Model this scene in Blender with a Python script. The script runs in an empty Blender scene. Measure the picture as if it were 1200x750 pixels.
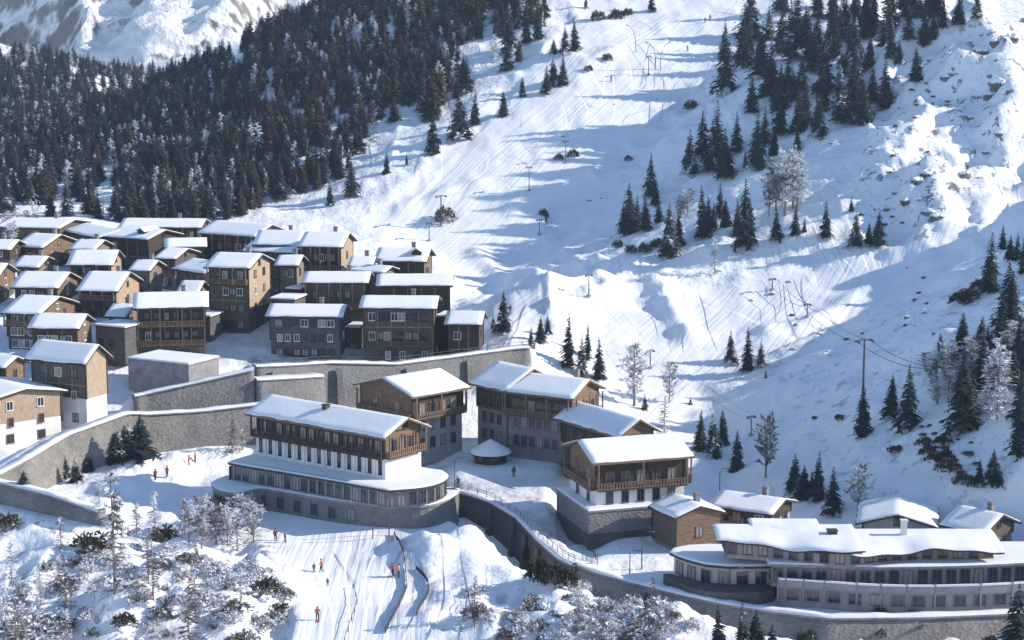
import bpy, bmesh, math, random
import numpy as np
from mathutils import Vector, Matrix
random.seed(7); rng = np.random.default_rng(7)
R = math.radians
scene = bpy.context.scene
col = scene.collection

# ------------------------------------------------------------------ camera, sky, sun, exposure
CAM_Z, PITCH, FPX = 70.0, R(9.0), 2239.0          # FPX: focal length in pixels of a 1200 px wide picture
cd = bpy.data.cameras.new('camera'); cam = bpy.data.objects.new('camera', cd); col.objects.link(cam)
cam.location = (0, 0, CAM_Z); cam.rotation_euler = (math.pi/2 - PITCH, 0, 0)
cd.sensor_width = 36.0; cd.lens = 36.0 * FPX / 1200.0; cd.clip_start = 1.0; cd.clip_end = 20000
scene.camera = cam
SUN_EL, SUN_AZ = R(26), R(87)                       # azimuth clockwise from +Y: 90 = from the right
world = bpy.data.worlds.new('World'); scene.world = world; world.use_nodes = True
wn = world.node_tree; bg = wn.nodes['Background']
sky = wn.nodes.new('ShaderNodeTexSky'); sky.sky_type = 'NISHITA'; sky.sun_disc = False
sky.sun_elevation = SUN_EL; sky.sun_rotation = SUN_AZ; sky.altitude = 2200; sky.air_density = 1.0; sky.dust_density = 0.2; sky.ozone_density = 1.6
wn.links.new(sky.outputs[0], bg.inputs[0]); bg.inputs[1].default_value = 0.15
sd = bpy.data.lights.new('sun', 'SUN'); sun = bpy.data.objects.new('sun', sd); col.objects.link(sun)
sd.energy = 4.4; sd.angle = R(0.5); sd.color = (1.0, 0.915, 0.79)
sdir = Vector((math.sin(SUN_AZ)*math.cos(SUN_EL), math.cos(SUN_AZ)*math.cos(SUN_EL), math.sin(SUN_EL)))
sun.rotation_euler = sdir.to_track_quat('Z', 'Y').to_euler(); sun.location = (200, 0, 200)
scene.view_settings.view_transform = 'Standard'; scene.view_settings.look = 'None'
scene.view_settings.exposure = 0.64; scene.view_settings.gamma = 1.0; scene.view_settings.use_curve_mapping = False
scene.render.engine = 'CYCLES'
scene.cycles.max_bounces = 6; scene.cycles.diffuse_bounces = 3; scene.cycles.transparent_max_bounces = 6
scene.cycles.use_denoising = True

# ------------------------------------------------------------------ survey: a sighting (u, v) of the 1200 x 750 picture gives a bearing
CP, SP = math.cos(PITCH), math.sin(PITCH)
def bearing(u, v):
    a = (u-600)/FPX; b = (375-v)/FPX
    return np.array([a, CP + b*SP, -SP + b*CP])
def at_y(u, v, D):                                  # the point of a bearing at distance y = D
    d = bearing(u, v); return np.array([0, 0, CAM_Z]) + d*(D/d[1])
def at_z(u, v, z):                                  # the point of a bearing at height z
    d = bearing(u, v); return np.array([0, 0, CAM_Z]) + d*((z-CAM_Z)/d[2])
def proj(x, y, z):
    dz = z-CAM_Z; f = y*CP - dz*SP; up = y*SP + dz*CP
    return 600 + FPX*x/f, 375 - FPX*up/f
def xz(u, D, z):                                    # point at distance D, height z on the vertical through column u
    f = D*CP - (z-CAM_Z)*SP; return np.array([(u-600)/FPX*f, D, z])

# ------------------------------------------------------------------ the lie of the land
CT = []
def S(*a):
    for u, v, D in a: CT.append(at_y(u, v, D))
def U(*a):
    for u, D, z in a: CT.append(xz(u, D, z))
def P(*a):
    for p in a: CT.append(np.array(p, float))
# valley floor, lower piste and knolls
S((0,750,212),(300,750,212),(600,750,212),(900,750,210),(1200,750,210),(150,680,224),(60,620,252),(260,650,238),(400,650,243),(450,700,226),(520,640,246),(560,612,256),(640,690,230),
  (800,700,225),(1000,700,225),(1200,690,228),(220,570,274),(60,580,270),(330,590,264))
U((480,290,2.5),(620,288,2.0),(560,272,1.6),(700,250,0.0),(730,290,4.0),(850,262,1.2),(780,240,0),(960,246,1.5),(1080,248,3.0))
# village terraces
U((100,291,7.4),(20,286,7.0),(310,326,13.4),(450,326,13.2),(560,330,12.6),(200,322,13.4),(60,318,12.6),(-60,320,13),(60,400,22),(200,400,22.5),(330,392,22),(440,372,19),(500,352,15.5),(-80,400,22))
S((600,330,400),(540,280,430),(420,250,468),(280,258,462),(100,262,455))
# ski slope
S((640,400,362),(700,450,332),(760,520,300),(850,560,281),(800,400,366),(800,320,415),(700,330,412),(650,300,432),(640,230,470),(800,200,486),(700,150,512),(800,100,548),(700,60,572),(640,0,632),(800,0,632),
  (500,230,482),(500,170,515),(400,210,500),(600,90,562),(560,180,500))
# wooded hill
S((400,100,590),(500,0,650),(400,6,680),(300,54,690),(250,76,700),(180,114,690),(200,200,540),(300,150,580),(520,80,590))
U((300,800,34),(170,790,28),(420,860,45),(560,800,92),(240,740,48))
S((0,72,900),(100,82,900),(50,150,700),(50,220,550),(-150,62,900),(-150,150,700))
U((50,1020,36),(150,900,34),(-100,1020,42))
# right flank, lit traverse and rocky ridge
S((1000,500,300),(1000,600,264),(1200,600,246),(1200,500,270),(1200,400,322),(1000,400,350),(1200,300,382),(1000,300,412),(1200,210,440),(1050,290,420),(900,340,402),(900,450,336),
  (1150,50,500),(1200,100,474),(1000,200,468),(1165,4,540),(1000,0,622),(900,60,575),(1090,150,474),(1100,210,446),(900,260,440),(1120,30,560))
U((1165,640,62),(1100,700,72),(1000,760,90),(800,760,104))
P((100,250,13),(112,320,28),(122,390,34),(130,450,40),(190,260,38),(190,420,44),(150,520,60),(240,640,66),(300,300,60),(105,215,4),(180,180,25))
P((-110,270,5),(-150,330,14),(-150,400,22),(-220,560,30),(-260,400,26),(-250,250,8),(-160,200,0),(0,150,-8),(-90,150,-6),(90,150,-6),(0,70,12),(0,0,44),(150,0,46),(-150,0,44),(0,-60,62),(-300,100,20),(300,100,50),
  (0,960,100),(250,900,110),(-400,960,70),(-450,600,40),(450,600,90),(450,200,80),(-450,200,30),(450,960,150))
CT = np.array(CT)
def tps_fit(p, z, lam):
    d = np.linalg.norm(p[:,None]-p[None], axis=2); K = np.where(d > 0, d*d*np.log(d+1e-9), 0)
    n = len(p); A = np.zeros((n+3, n+3)); A[:n,:n] = K + lam*np.eye(n); A[:n,n] = 1; A[:n,n+1:] = p; A[n,:n] = 1; A[n+1:,:n] = p.T
    return np.linalg.solve(A, np.r_[z, 0, 0, 0])
TS = 100.0
_tp = CT[:,:2]/TS; _tw = tps_fit(_tp, CT[:,2], 0.004)
def tps(x, y):
    x = np.asarray(x, float); y = np.asarray(y, float); sh = x.shape; q = np.c_[x.ravel(), y.ravel()]/TS
    out = np.empty(len(q))
    for i in range(0, len(q), 40000):
        s = q[i:i+40000]; d2 = (s[:,None,0]-_tp[None,:,0])**2 + (s[:,None,1]-_tp[None,:,1])**2
        out[i:i+40000] = (0.5*d2*np.log(d2+1e-18)) @ _tw[:-3] + _tw[-3] + s @ _tw[-2:]
    return out.reshape(sh)
_perm = rng.permutation(256); _perm = np.r_[_perm, _perm, _perm]; _val = rng.random(256)*2-1
def vnoise(x, y):
    xi = np.floor(x).astype(int); yi = np.floor(y).astype(int); fx = x-xi; fy = y-yi
    fx = fx*fx*fx*(fx*(fx*6-15)+10); fy = fy*fy*fy*(fy*(fy*6-15)+10); xi &= 255; yi &= 255
    h = lambda a, b: _val[_perm[_perm[a & 255] + (b & 255)] & 255]
    return (h(xi,yi)*(1-fx)+h(xi+1,yi)*fx)*(1-fy) + (h(xi,yi+1)*(1-fx)+h(xi+1,yi+1)*fx)*fy
def fbm(x, y, oct=4, ridged=False):
    s = 0; a = 1.0; t = 0
    for i in range(oct):
        n = vnoise(x*2**i + 17.3*i, y*2**i - 9.1*i)
        s = s + a*((1-2*np.abs(n)) if ridged else n); t += a; a *= .5
    return s/t
def inpoly(px, py, poly):
    px = np.asarray(px, float); py = np.asarray(py, float); r = np.zeros(px.shape, bool); n = len(poly)
    for i in range(n):
        (x0, y0), (x1, y1) = poly[i], poly[(i+1) % n]
        if y0 == y1: continue
        r ^= ((y0 > py) != (y1 > py)) & (px < (x1-x0)*(py-y0)/(y1-y0)+x0)
    return r
def sstep(a, b, x):
    t = np.clip((x-a)/(b-a), 0, 1); return t*t*(3-2*t)

# retaining walls: crest points (u, v, D), height below crest at each point -> also shape the ground on both sides
WALLS = {
 'road':   dict(pts=[(-40,578,262),(0,557,266),(35,538,271),(80,511,281),(150,486,290),(176,487,291.5),(240,483,294),(315,474,297)], h=[4.6,5,5.4,6.2,6.6,6,5.4,6.4], back=7, front=6, thick=1.4),
 'upper':  dict(pts=[(158,466,297),(171,463,298),(235,449,299.5),(300,434,301)], h=[2.0,2.6,4.2,5.2], back=5, front=3, thick=1.4),
 'terrace':dict(pts=[(300,431,303.5),(345,429,307),(385,426.5,311),(465,428,315),(528,420,321),(601,410,327),(627,408,328)], h=[7,7.4,7.4,7,6,4.2,3.0], back=9, front=8, thick=1.5),
 'ledge':  dict(pts=[(301,447,300.6),(345,444.5,303.6),(384,442,307.5)], h=[3.6,4.2,4.4], back=1.6, front=3, thick=3.0, bare=True),
 'knoll':  dict(pts=[(-60,552,267),(0,567,263),(60,582,257),(120,603,250)], h=[2.8,2.8,2.6,1.6], back=4, front=4, thick=1.2),
 'ramp':   dict(pts=[(522,576,269),(548,581,267),(575,590,264),(605,608,258.5),(632,636,247.5),(655,656,240.5),(672,664,236.5)], h=[2.4,3.2,4,5.2,5.6,4.6,3.0], back=5, front=7, thick=1.2),
 'front':  dict(pts=[(676,663,237),(700,673,234.5),(740,684,231),(800,699,226.5),(847,709,223.2),(910,719,220),(970,726,217.6),(1080,725,218),(1200,720,219.5),(1290,712,222)], h=[2.8]*10, back=8, front=7, thick=1.2),
}
for w in WALLS.values(): w['top'] = np.array([at_y(*p) for p in w['pts']])
PADS = []                                           # (polygon xy, z, soft margin): levelled ground
_gz = None
def wall_shape(x, y, z):
    for w in WALLS.values():
        if w.get('bare'): continue
        t = w['top']; hs = np.array(w['h'])
        best = np.full(x.shape, 1e9); zt = np.zeros(x.shape); hh = np.zeros(x.shape); side = np.zeros(x.shape); endd = np.zeros(x.shape)
        for i in range(len(t)-1):
            a, b = t[i], t[i+1]; dx, dy = b[0]-a[0], b[1]-a[1]; L2 = dx*dx+dy*dy
            s = ((x-a[0])*dx + (y-a[1])*dy)/L2; sc = np.clip(s, 0, 1)
            d = np.hypot(x-a[0]-sc*dx, y-a[1]-sc*dy); m = d < best
            best = np.where(m, d, best); zt = np.where(m, a[2]+sc*(b[2]-a[2]), zt); hh = np.where(m, hs[i]+sc*(hs[i+1]-hs[i]), hh)
            side = np.where(m, (dx*(y-a[1])-dy*(x-a[0]))/math.sqrt(L2)-.62, side)
            e = np.zeros(x.shape)
            if i == 0: e = np.maximum(e, -s*math.sqrt(L2))
            if i == len(t)-2: e = np.maximum(e, (s-1)*math.sqrt(L2))
            endd = np.where(m, e, endd)
        fade = np.exp(-(endd/1.5)**2)
        wb = np.where(side > 0, 1-sstep(w['back']*.5, w['back'], best), 1-sstep(w['front']*.5, w['front'], best))*fade
        tgt = np.where(side > 0, zt-0.25, zt-hh)
        z = z + (tgt-z)*wb
    return z
# relief of the ski slope: spurs and dips that turn parts of it away from the low sun
def relief():
    st = 2.5; gx = np.arange(-110, 260, st); gy = np.arange(230, 800, st); X, Y = np.meshgrid(gx, gy); Z = tps(X, Y)
    u, v = proj(X, Y, Z)
    shade = [[(520,300),(575,262),(640,222),(700,190),(775,130),(845,70),(940,120),(1040,150),(1060,200),(1040,282),(960,310),(880,326),(800,342),(700,338),(650,325),(615,360),(590,400),(520,360)],
             [(1230,262),(1120,305),(1040,345),(960,392),(880,425),(800,440),(880,468),(850,520),(905,588),(1000,600),(1230,612)],
             [(1010,90),(1075,60),(1130,70),(1120,130),(1060,190),(1010,160)],
             [(1130,60),(1150,60),(1160,120),(1135,180),(1110,150)], [(1150,150),(1175,140),(1170,210),(1140,210)]]
    lit = [[(600,420),(640,365),(700,347),(800,350),(900,335),(1010,304),(1100,270),(1230,205),(1230,255),(1100,303),(960,388),(860,425),(790,455),(830,540),(700,480)],
           [(400,235),(500,175),(600,100),(690,0),(900,0),(850,55),(770,115),(690,178),(560,248),(480,262)],
           [(1060,70),(1160,10),(1230,10),(1230,60),(1160,60),(1130,75)],[(1120,130),(1150,120),(1135,230),(1080,285),(1050,285),(1100,200)],[(1175,70),(1230,70),(1230,200),(1172,215)]]
    zx = np.gradient(Z, st, axis=1); g = np.zeros_like(Z)
    for p in shade:
        m = inpoly(u, v, p); g[m] = np.maximum(0.70-zx[m], 0)
    for p in lit:
        m = inpoly(u, v, p); g[m] = np.minimum(0.10-zx[m], 0)
    for k in range(2):
        g = (g + np.roll(g,1,0)+np.roll(g,-1,0)+np.roll(g,1,1)+np.roll(g,-1,1))/5
    py, px = Z.shape; G = np.zeros((2*py, 2*px)); G[:py,:px] = g
    kx = 2*np.pi*np.fft.fftfreq(2*px, st)[None]; ky = 2*np.pi*np.fft.fftfreq(2*py, st)[:,None]
    F = np.fft.fft2(G); D = (-1j*kx*F)/(kx**2 + 0.25*ky**2 + (1/70.0)**2); d = np.real(np.fft.ifft2(D))[:py,:px]
    e = np.minimum(np.minimum(X-gx[0], gx[-1]-X), np.minimum(Y-gy[0], gy[-1]-Y))
    return gx, gy, d*sstep(0, 25, e)
RX, RY, RD = relief()
def bil(gx, gy, A, x, y):
    fx = np.clip(np.interp(x, gx, np.arange(len(gx))), 0, len(gx)-1.001); fy = np.clip(np.interp(y, gy, np.arange(len(gy))), 0, len(gy)-1.001)
    i = fx.astype(int); j = fy.astype(int); a = fx-i; b = fy-j
    return (A[j,i]*(1-a)+A[j,i+1]*a)*(1-b) + (A[j+1,i]*(1-a)+A[j+1,i+1]*a)*b
PADS += [([at_z(u, v, 0)[:2] for u, v in ((235,560),(300,520),(560,560),(560,600),(470,635),(300,615),(235,590))], 0.3, 4)]
PADS += [([at_z(u, v, 0)[:2] for u, v in ((700,668),(760,600),(1000,620),(1260,640),(1260,700),(860,700),(780,690))], 0.05, 5)]
PADS += [([at_z(u, v, 1.5)[:2] for u, v in ((540,560),(545,520),(660,525),(640,570),(640,600),(590,590))], 1.6, 4)]
def pad_shape(x, y, z):
    for poly, zp, mar in PADS:
        poly = np.array(poly); d = np.full(x.shape, 1e9)
        for i in range(len(poly)):
            a = poly[i]; b = poly[(i+1) % len(poly)]; e = b-a; L2 = e @ e
            s = np.clip(((x-a[0])*e[0]+(y-a[1])*e[1])/L2, 0, 1); d = np.minimum(d, np.hypot(x-a[0]-s*e[0], y-a[1]-s*e[1]))
        d = np.where(inpoly(x, y, poly), 0, d); w = 1-sstep(0, mar, d); z = z + (zp-z)*w
    return z
MOUNDS = [  # (u, v, D, radius x, radius y, height) snow heaps and knolls
 (545,640,247,9,6,3.0),(505,655,240,6,5,1.6),(60,660,236,10,7,2.6),(20,640,244,8,6,2.5),(150,720,218,9,5,2.2),(250,690,226,8,5,2.0),(310,680,229,4,5,1.6),(215,640,240,5,4,1.6),(560,720,218,10,6,1.8),(690,725,216,9,5,1.4),(640,700,226,5,4,1.2),
 (60,585,262,9,3.5,1.6),(150,560,274,7,3,.9),(205,535,286,8,3,1.4),(620,420,352,5,8,1.4),(645,395,364,4,6,1.8),(660,412,356,3.5,5,1.4),(630,440,340,5,5,1.6),(570,545,272,2.4,1.4,1.2),(600,548,271,2.8,1.3,1.3),(635,545,272,2.4,1.2,1.0),(545,552,270,2,1.4,1.0),
 (590,350,388,9,10,1.4),(555,295,424,10,8,2.5),(770,290,425,12,8,3.0),(330,398,334,6,5,1.0),(900,640,238,4,2,.8),(860,640,241,3,2,.8),(800,655,238,3,2,.6)]
BERMS = [  # banks and cuts across the slope: (crest sightings), height, half width
 ([(612,326),(660,318),(700,314)],1.6,2.2),([(640,346),(700,334),(745,318)],1.8,2.4),([(690,350),(740,344),(800,330),(860,318)],1.3,2.6),([(768,345),(785,370),(806,398)],2.2,2.6),([(560,300),(600,330),(640,370)],1.4,2.5),([(470,250),(520,235),(560,222)],1.3,3),([(600,245),(650,222),(690,205)],1.2,2.5),([(640,268),(670,300),(705,340)],1.0,1.6),
 ([(900,395),(960,380),(1010,350),(1080,318)],1.5,2.6),([(840,455),(900,440),(960,425)],1.0,2.5),([(820,490),(880,475),(930,455)],1.0,2.5),([(1000,430),(1060,420),(1110,400)],1.2,2.5),([(950,500),(1010,490),(1060,478)],1.0,2.5),([(1090,530),(1120,550),(1150,575)],1.4,2),([(1060,395),(1090,380),(1120,365)],1.0,1.8),([(1110,60),(1130,110),(1120,170)],3.0,4),([(1060,175),(1085,215),(1100,262)],3.2,4),([(1160,90),(1180,140),(1165,190)],3.0,4),([(1010,215),(1035,205),(1060,195)],2.0,4),([(1140,190),(1160,230),(1150,262)],2.4,3.5),([(640,60),(690,75),(720,60)],1.2,3),
 ([(860,140),(920,170),(980,160)],1.2,3),([(700,210),(760,190),(800,160)],1.0,3),([(820,300),(880,290),(960,270)],1.2,3)]
def hit0(u, v):
    d = bearing(u, v); ys = np.arange(200, 760, 1.0); t = ys/d[1]; g = tps(d[0]*t, ys) + bil(RX, RY, RD, d[0]*t, ys); k = np.nonzero(CAM_Z + d[2]*t < g)[0]
    i = k[0] if len(k) else -1; return d[0]*t[i], ys[i]
BERMS = [([hit0(*p) for p in c], h, w) for c, h, w in BERMS]
def height(x, y):
    x = np.asarray(x, float); y = np.asarray(y, float); z = tps(x, y)
    z = z + bil(RX, RY, RD, x, y)
    u, v = proj(x, np.maximum(y, 30), z)
    rough = sstep(985, 1060, u)*sstep(330, 260, v)*sstep(640, 560, y)*(x > 0)          # rocky ridge
    z = z + rough*(7.5*fbm(x/27, y/27, 5, True)-2.2 + 2.2*fbm(x/9, y/9, 4, True)-.8)
    piste = inpoly(u, v, [(480,250),(600,110),(690,0),(920,0),(780,130),(640,250),(640,380),(820,345),(1010,300),(1240,200),(1240,260),(960,395),(830,450),(860,560),(700,470),(620,420),(560,330)])
    low = inpoly(u, v, [(280,600),(480,620),(520,760),(330,760),(350,690),(300,640)])
    k = np.where(low, .25, np.where(piste, 0.5, 1.15))
    z = z + k*(1.8*fbm(x/34+3, y/34, 3) + 1.0*fbm(x/13, y/13+5, 4, True)-.3 + .3*fbm(x/4, y/5, 2))*sstep(20, 120, y)*(1-0.7*((u < 640) & (v > 250) & (v < 520)))
    scrub = inpoly(u, v, [(-400,585),(60,590),(200,600),(300,640),(345,700),(330,760),(-400,760)]) | inpoly(u, v, [(520,690),(640,700),(720,690),(800,715),(1400,745),(1400,800),(500,800)])
    z = z + np.where(scrub, 1.7*fbm(x/9, y/7, 4, True)-0.4, 0)
    for (mu, mv, D, rx, ry, h) in MOUNDS:
        c = at_y(mu, mv, D); z = z + h*np.exp(-((x-c[0])/rx)**2 - ((y-c[1])/ry)**2)*(1+0.45*fbm(x/3.2, y/3.2, 3))
    for c, h, w in BERMS:
        best = np.full(x.shape, 1e9); pos = np.zeros(x.shape); tot = 0
        near = (np.abs(x-c[1][0]) < 60) & (np.abs(y-c[1][1]) < 80)
        if not near.any(): continue
        xn, yn = x[near], y[near]; bn = np.full(xn.shape, 1e9)
        for (ax, ay), (bx, by) in zip(c[:-1], c[1:]):
            L2 = (bx-ax)**2+(by-ay)**2; s = np.clip(((xn-ax)*(bx-ax)+(yn-ay)*(by-ay))/L2, 0, 1); bn = np.minimum(bn, np.hypot(xn-ax-s*(bx-ax), yn-ay-s*(by-ay)))
        z[near] += h*np.exp(-(bn/w)**2)*(1+.5*fbm(xn/6, yn/6, 2))
    z = pad_shape(x, y, z); z = wall_shape(x, y, z)
    z = z - 70*sstep(500, 900, np.abs(x)) * (y < 400)*0
    return z
def axis(segs):
    out = [segs[0][0]]
    for a, b, n0, n1 in segs:                       # from a to b, step growing n0 -> n1
        p = a
        while p < b:
            p += n0 + (n1-n0)*(p-a)/(b-a); out.append(p)
    return np.array(sorted(set(out)))
xp = axis([(0, 85, .8, .8), (85, 150, .8, 3), (150, 900, 3, 30)]); GX = np.r_[-xp[:0:-1], xp]
GY = np.r_[axis([(-200, 195, 14, 1.2)]), axis([(196, 345, .75, .75), (345, 500, .8, 1.6), (500, 760, 1.7, 3.2), (760, 1100, 3.5, 20)])]
GXX, GYY = np.meshgrid(GX, GY); GZ = height(GXX, GYY)
def gz(x, y): return float(bil(GX, GY, GZ, np.array([float(x)]), np.array([float(y)]))[0])
def gzv(x, y): return bil(GX, GY, GZ, np.asarray(x, float), np.asarray(y, float))
def hit(u, v, d0=190.0, d1=1050.0):                 # where a bearing meets the ground
    d = bearing(u, v); ys = np.arange(d0, d1, 0.5); t = ys/d[1]; g = gzv(d[0]*t, ys); zr = CAM_Z + d[2]*t
    k = np.nonzero(zr < g)[0]
    if not len(k): return None
    y = ys[k[0]]; return np.array([d[0]*y/d[1], y, g[k[0]]])
# ------------------------------------------------------------------ materials
M = {}
def new_mat(name):
    m = bpy.data.materials.new(name); m.use_nodes = True; nt = m.node_tree; b = nt.nodes['Principled BSDF']; M[name] = m
    return m, nt, b
def nd(nt, t, **kw):
    n = nt.nodes.new(t)
    for k, v in kw.items():
        if k in n.inputs: n.inputs[k].default_value = v
        else: setattr(n, k, v)
    return n
def ramp(nt, src, stops):
    r = nt.nodes.new('ShaderNodeValToRGB'); e = r.color_ramp.elements
    while len(e) < len(stops): e.new(0.5)
    for i, (p, c) in enumerate(stops): e[i].position = p; e[i].color = (*c, 1)
    nt.links.new(src, r.inputs[0]); return r.outputs[0]
def coords(nt, kind='Object'):
    return nt.nodes.new('ShaderNodeTexCoord').outputs[kind]
def noise(nt, vec, scale, detail=4, rough=.55, dist=0):
    n = nd(nt, 'ShaderNodeTexNoise'); n.inputs['Scale'].default_value = scale; n.inputs['Detail'].default_value = detail; n.inputs['Roughness'].default_value = rough; n.inputs['Distortion'].default_value = dist
    nt.links.new(vec, n.inputs['Vector']); return n.outputs[0]
def scaled(nt, vec, s):
    m = nd(nt, 'ShaderNodeMapping'); m.inputs['Scale'].default_value = s; nt.links.new(vec, m.inputs['Vector']); return m.outputs[0]
def bump(nt, b, h, strength, dist):
    n = nd(nt, 'ShaderNodeBump'); n.inputs['Strength'].default_value = strength; n.inputs['Distance'].default_value = dist
    nt.links.new(h, n.inputs['Height']); nt.links.new(n.outputs[0], b.inputs['Normal']); return n
def math_(nt, op, a, b=None, clamp=False):
    n = nd(nt, 'ShaderNodeMath'); n.operation = op; n.use_clamp = clamp
    for i, s in enumerate((a, b)):
        if s is None: continue
        if isinstance(s, (int, float)): n.inputs[i].default_value = s
        else: nt.links.new(s, n.inputs[i])
    return n.outputs[0]
def mixc(nt, fac, a, b):
    n = nd(nt, 'ShaderNodeMix'); n.data_type = 'RGBA'
    for i, s in ((0, fac), (6, a), (7, b)):
        if isinstance(s, (int, float)): n.inputs[i].default_value = s
        elif isinstance(s, tuple): n.inputs[i].default_value = (*s, 1)
        else: nt.links.new(s, n.inputs[i])
    return n.outputs[2]
def simple(name, c, rough=.8, var=.25, scale=1.2, bmp=0.0, bscale=6, metal=0.0, stretch=(1,1,1)):
    m, nt, b = new_mat(name); co = scaled(nt, coords(nt), stretch); n = noise(nt, co, scale, 5)
    lo = tuple(x*(1-var) for x in c); hi = tuple(min(1, x*(1+var)) for x in c)
    nt.links.new(ramp(nt, n, [(.28, lo), (.72, hi)]), b.inputs['Base Color']); b.inputs['Roughness'].default_value = rough; b.inputs['Metallic'].default_value = metal
    if bmp: bump(nt, b, noise(nt, co, bscale, 4), bmp, .05)
    return m
def snow_mat(name, tint=(.86,.875,.90), bscale=.9, bstr=.5, bdist=.25):
    m, nt, b = new_mat(name); co = coords(nt)
    n = noise(nt, co, .25, 4); nt.links.new(ramp(nt, n, [(.3, tuple(.93*x for x in tint)), (.7, tint)]), b.inputs['Base Color'])
    b.inputs['Roughness'].default_value = .75; b.inputs['Specular IOR Level'].default_value = .25
    bump(nt, b, noise(nt, co, bscale, 6, .6), bstr, bdist); return m
snow_mat('roof_snow', bscale=1.6, bstr=.35, bdist=.12); snow_mat('loose_snow', bscale=2.5, bstr=.6, bdist=.2)
# open ground: snow with bare stones and scrub showing through on the roughest spots, groomed tracks on the pistes
m, nt, b = new_mat('snow_ground'); co = coords(nt); at = nd(nt, 'ShaderNodeAttribute'); at.attribute_name = 'groomed'; rk = nd(nt, 'ShaderNodeAttribute'); rk.attribute_name = 'rocky'
rd = nd(nt, 'ShaderNodeAttribute'); rd.attribute_name = 'road'
base = ramp(nt, noise(nt, co, .06, 5), [(.3, (.80,.82,.86)), (.7, (.88,.89,.91))])
spots = math_(nt, 'MULTIPLY', ramp(nt, noise(nt, co, .35, 5, .68), [(.565, (0,0,0)), (.62, (1,1,1))]), rk.outputs['Fac'])
rockc = ramp(nt, noise(nt, co, 1.3, 4), [(.3, (.05,.05,.055)), (.7, (.20,.18,.16))])
c1 = mixc(nt, spots, base, rockc)
dirt_and_shade = ramp(nt, noise(nt, co, .5, 5), [(.35, (.24,.24,.25)), (.65, (.64,.65,.67))])
c2 = mixc(nt, rd.outputs['Fac'], c1, dirt_and_shade)
nt.links.new(c2, b.inputs['Base Color']); b.inputs['Roughness'].default_value = .72; b.inputs['Specular IOR Level'].default_value = .25
wv = nd(nt, 'ShaderNodeTexNoise'); wv.inputs['Scale'].default_value = 1.0; wv.inputs['Detail'].default_value = 3; wv.inputs['Distortion'].default_value = .4
tr = nd(nt, 'ShaderNodeAttribute'); tr.attribute_name = 'track'; nt.links.new(tr.outputs['Vector'], wv.inputs['Vector'])
rough_h = noise(nt, co, .11, 6, .52)
h = math_(nt, 'ADD', math_(nt, 'MULTIPLY', rough_h, math_(nt, 'SUBTRACT', 1.25, at.outputs['Fac'])), math_(nt, 'MULTIPLY', wv.outputs[0], math_(nt, 'MULTIPLY', at.outputs['Fac'], .17)))
def skitracks(sx, sy, rot, k, thr):
    mp = nd(nt, 'ShaderNodeMapping'); mp.inputs['Rotation'].default_value = (0, 0, rot); mp.inputs['Scale'].default_value = (sx, sy, 0); nt.links.new(co, mp.inputs['Vector'])
    fr_ = math_(nt, 'FRACT', math_(nt, 'MULTIPLY', noise(nt, mp.outputs[0], 1.0, 1.5, .4), k)); line = ramp(nt, fr_, [(0, (1,1,1)), (thr, (0,0,0))])
    return math_(nt, 'MULTIPLY', line, ramp(nt, noise(nt, co, .03, 2), [(.47, (0,0,0)), (.56, (1,1,1))]))
tk = math_(nt, 'ADD', skitracks(.05, .012, .45, 13, .10), skitracks(.035, .011, -.35, 11, .08)); h = math_(nt, 'SUBTRACT', h, math_(nt, 'MULTIPLY', tk, .10))
fine = noise(nt, scaled(nt, co, (1,.45,1)), .55, 4, .6); h = math_(nt, 'ADD', h, math_(nt, 'MULTIPLY', fine, math_(nt, 'SUBTRACT', .17, math_(nt, 'MULTIPLY', at.outputs['Fac'], .12))))
bump(nt, b, h, .85, 1.6)
# far mountain: snow where it is flat enough, bare rock where steep
m, nt, b = new_mat('mountain_rock'); co = coords(nt); geo = nd(nt, 'ShaderNodeNewGeometry'); sx = nd(nt, 'ShaderNodeSeparateXYZ'); nt.links.new(geo.outputs['Normal'], sx.inputs[0])
f = math_(nt, 'ADD', sx.outputs[2], math_(nt, 'MULTIPLY', math_(nt, 'SUBTRACT', noise(nt, scaled(nt, co, (1,1,.5)), .045, 6, .65), .5), 1.3))
fac = ramp(nt, f, [(.38, (0,0,0)), (.52, (1,1,1))])
nt.links.new(mixc(nt, fac, ramp(nt, noise(nt, co, .03, 6), [(.3, (.10,.10,.11)), (.7, (.30,.27,.25))]), (.86,.87,.89)), b.inputs['Base Color']); b.inputs['Roughness'].default_value = .9
bump(nt, b, noise(nt, co, .06, 6, .65), 1.0, 7)
simple('concrete', (.24,.24,.245), .85, .3, .8, .4, 3); simple('plaster', (.72,.71,.69), .8, .12, .5, .15, 4)
simple('plaster_cream', (.50,.46,.41), .8, .15, .5, .15, 4); simple('plaster_grey', (.27,.268,.268), .8, .2, .5, .2, 4); simple('dark_trim', (.045,.036,.03), .7, .3, 2); simple('metal', (.18,.19,.20), .45, .2, 3, metal=.7)
simple('lamp_metal', (.10,.10,.11), .5, .2, 3, metal=.5); simple('cable_black', (.03,.03,.035), .6, .1)
simple('timber', (.175,.112,.068), .75, .45, 1.0, .5, 5, stretch=(1,1,6)); simple('timber_weathered', (.20,.17,.145), .85, .4, 1.0, .5, 5, stretch=(6,6,1)); simple('timber_pale', (.38,.285,.20), .75, .28, .8, .4, 5, stretch=(6,6,1))
simple('timber_dark', (.045,.031,.023), .8, .5, 1.0, .5, 5, stretch=(1,1,6)); simple('timber_grey', (.10,.078,.062), .85, .45, 1.0, .5, 5, stretch=(6,6,1))
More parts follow.
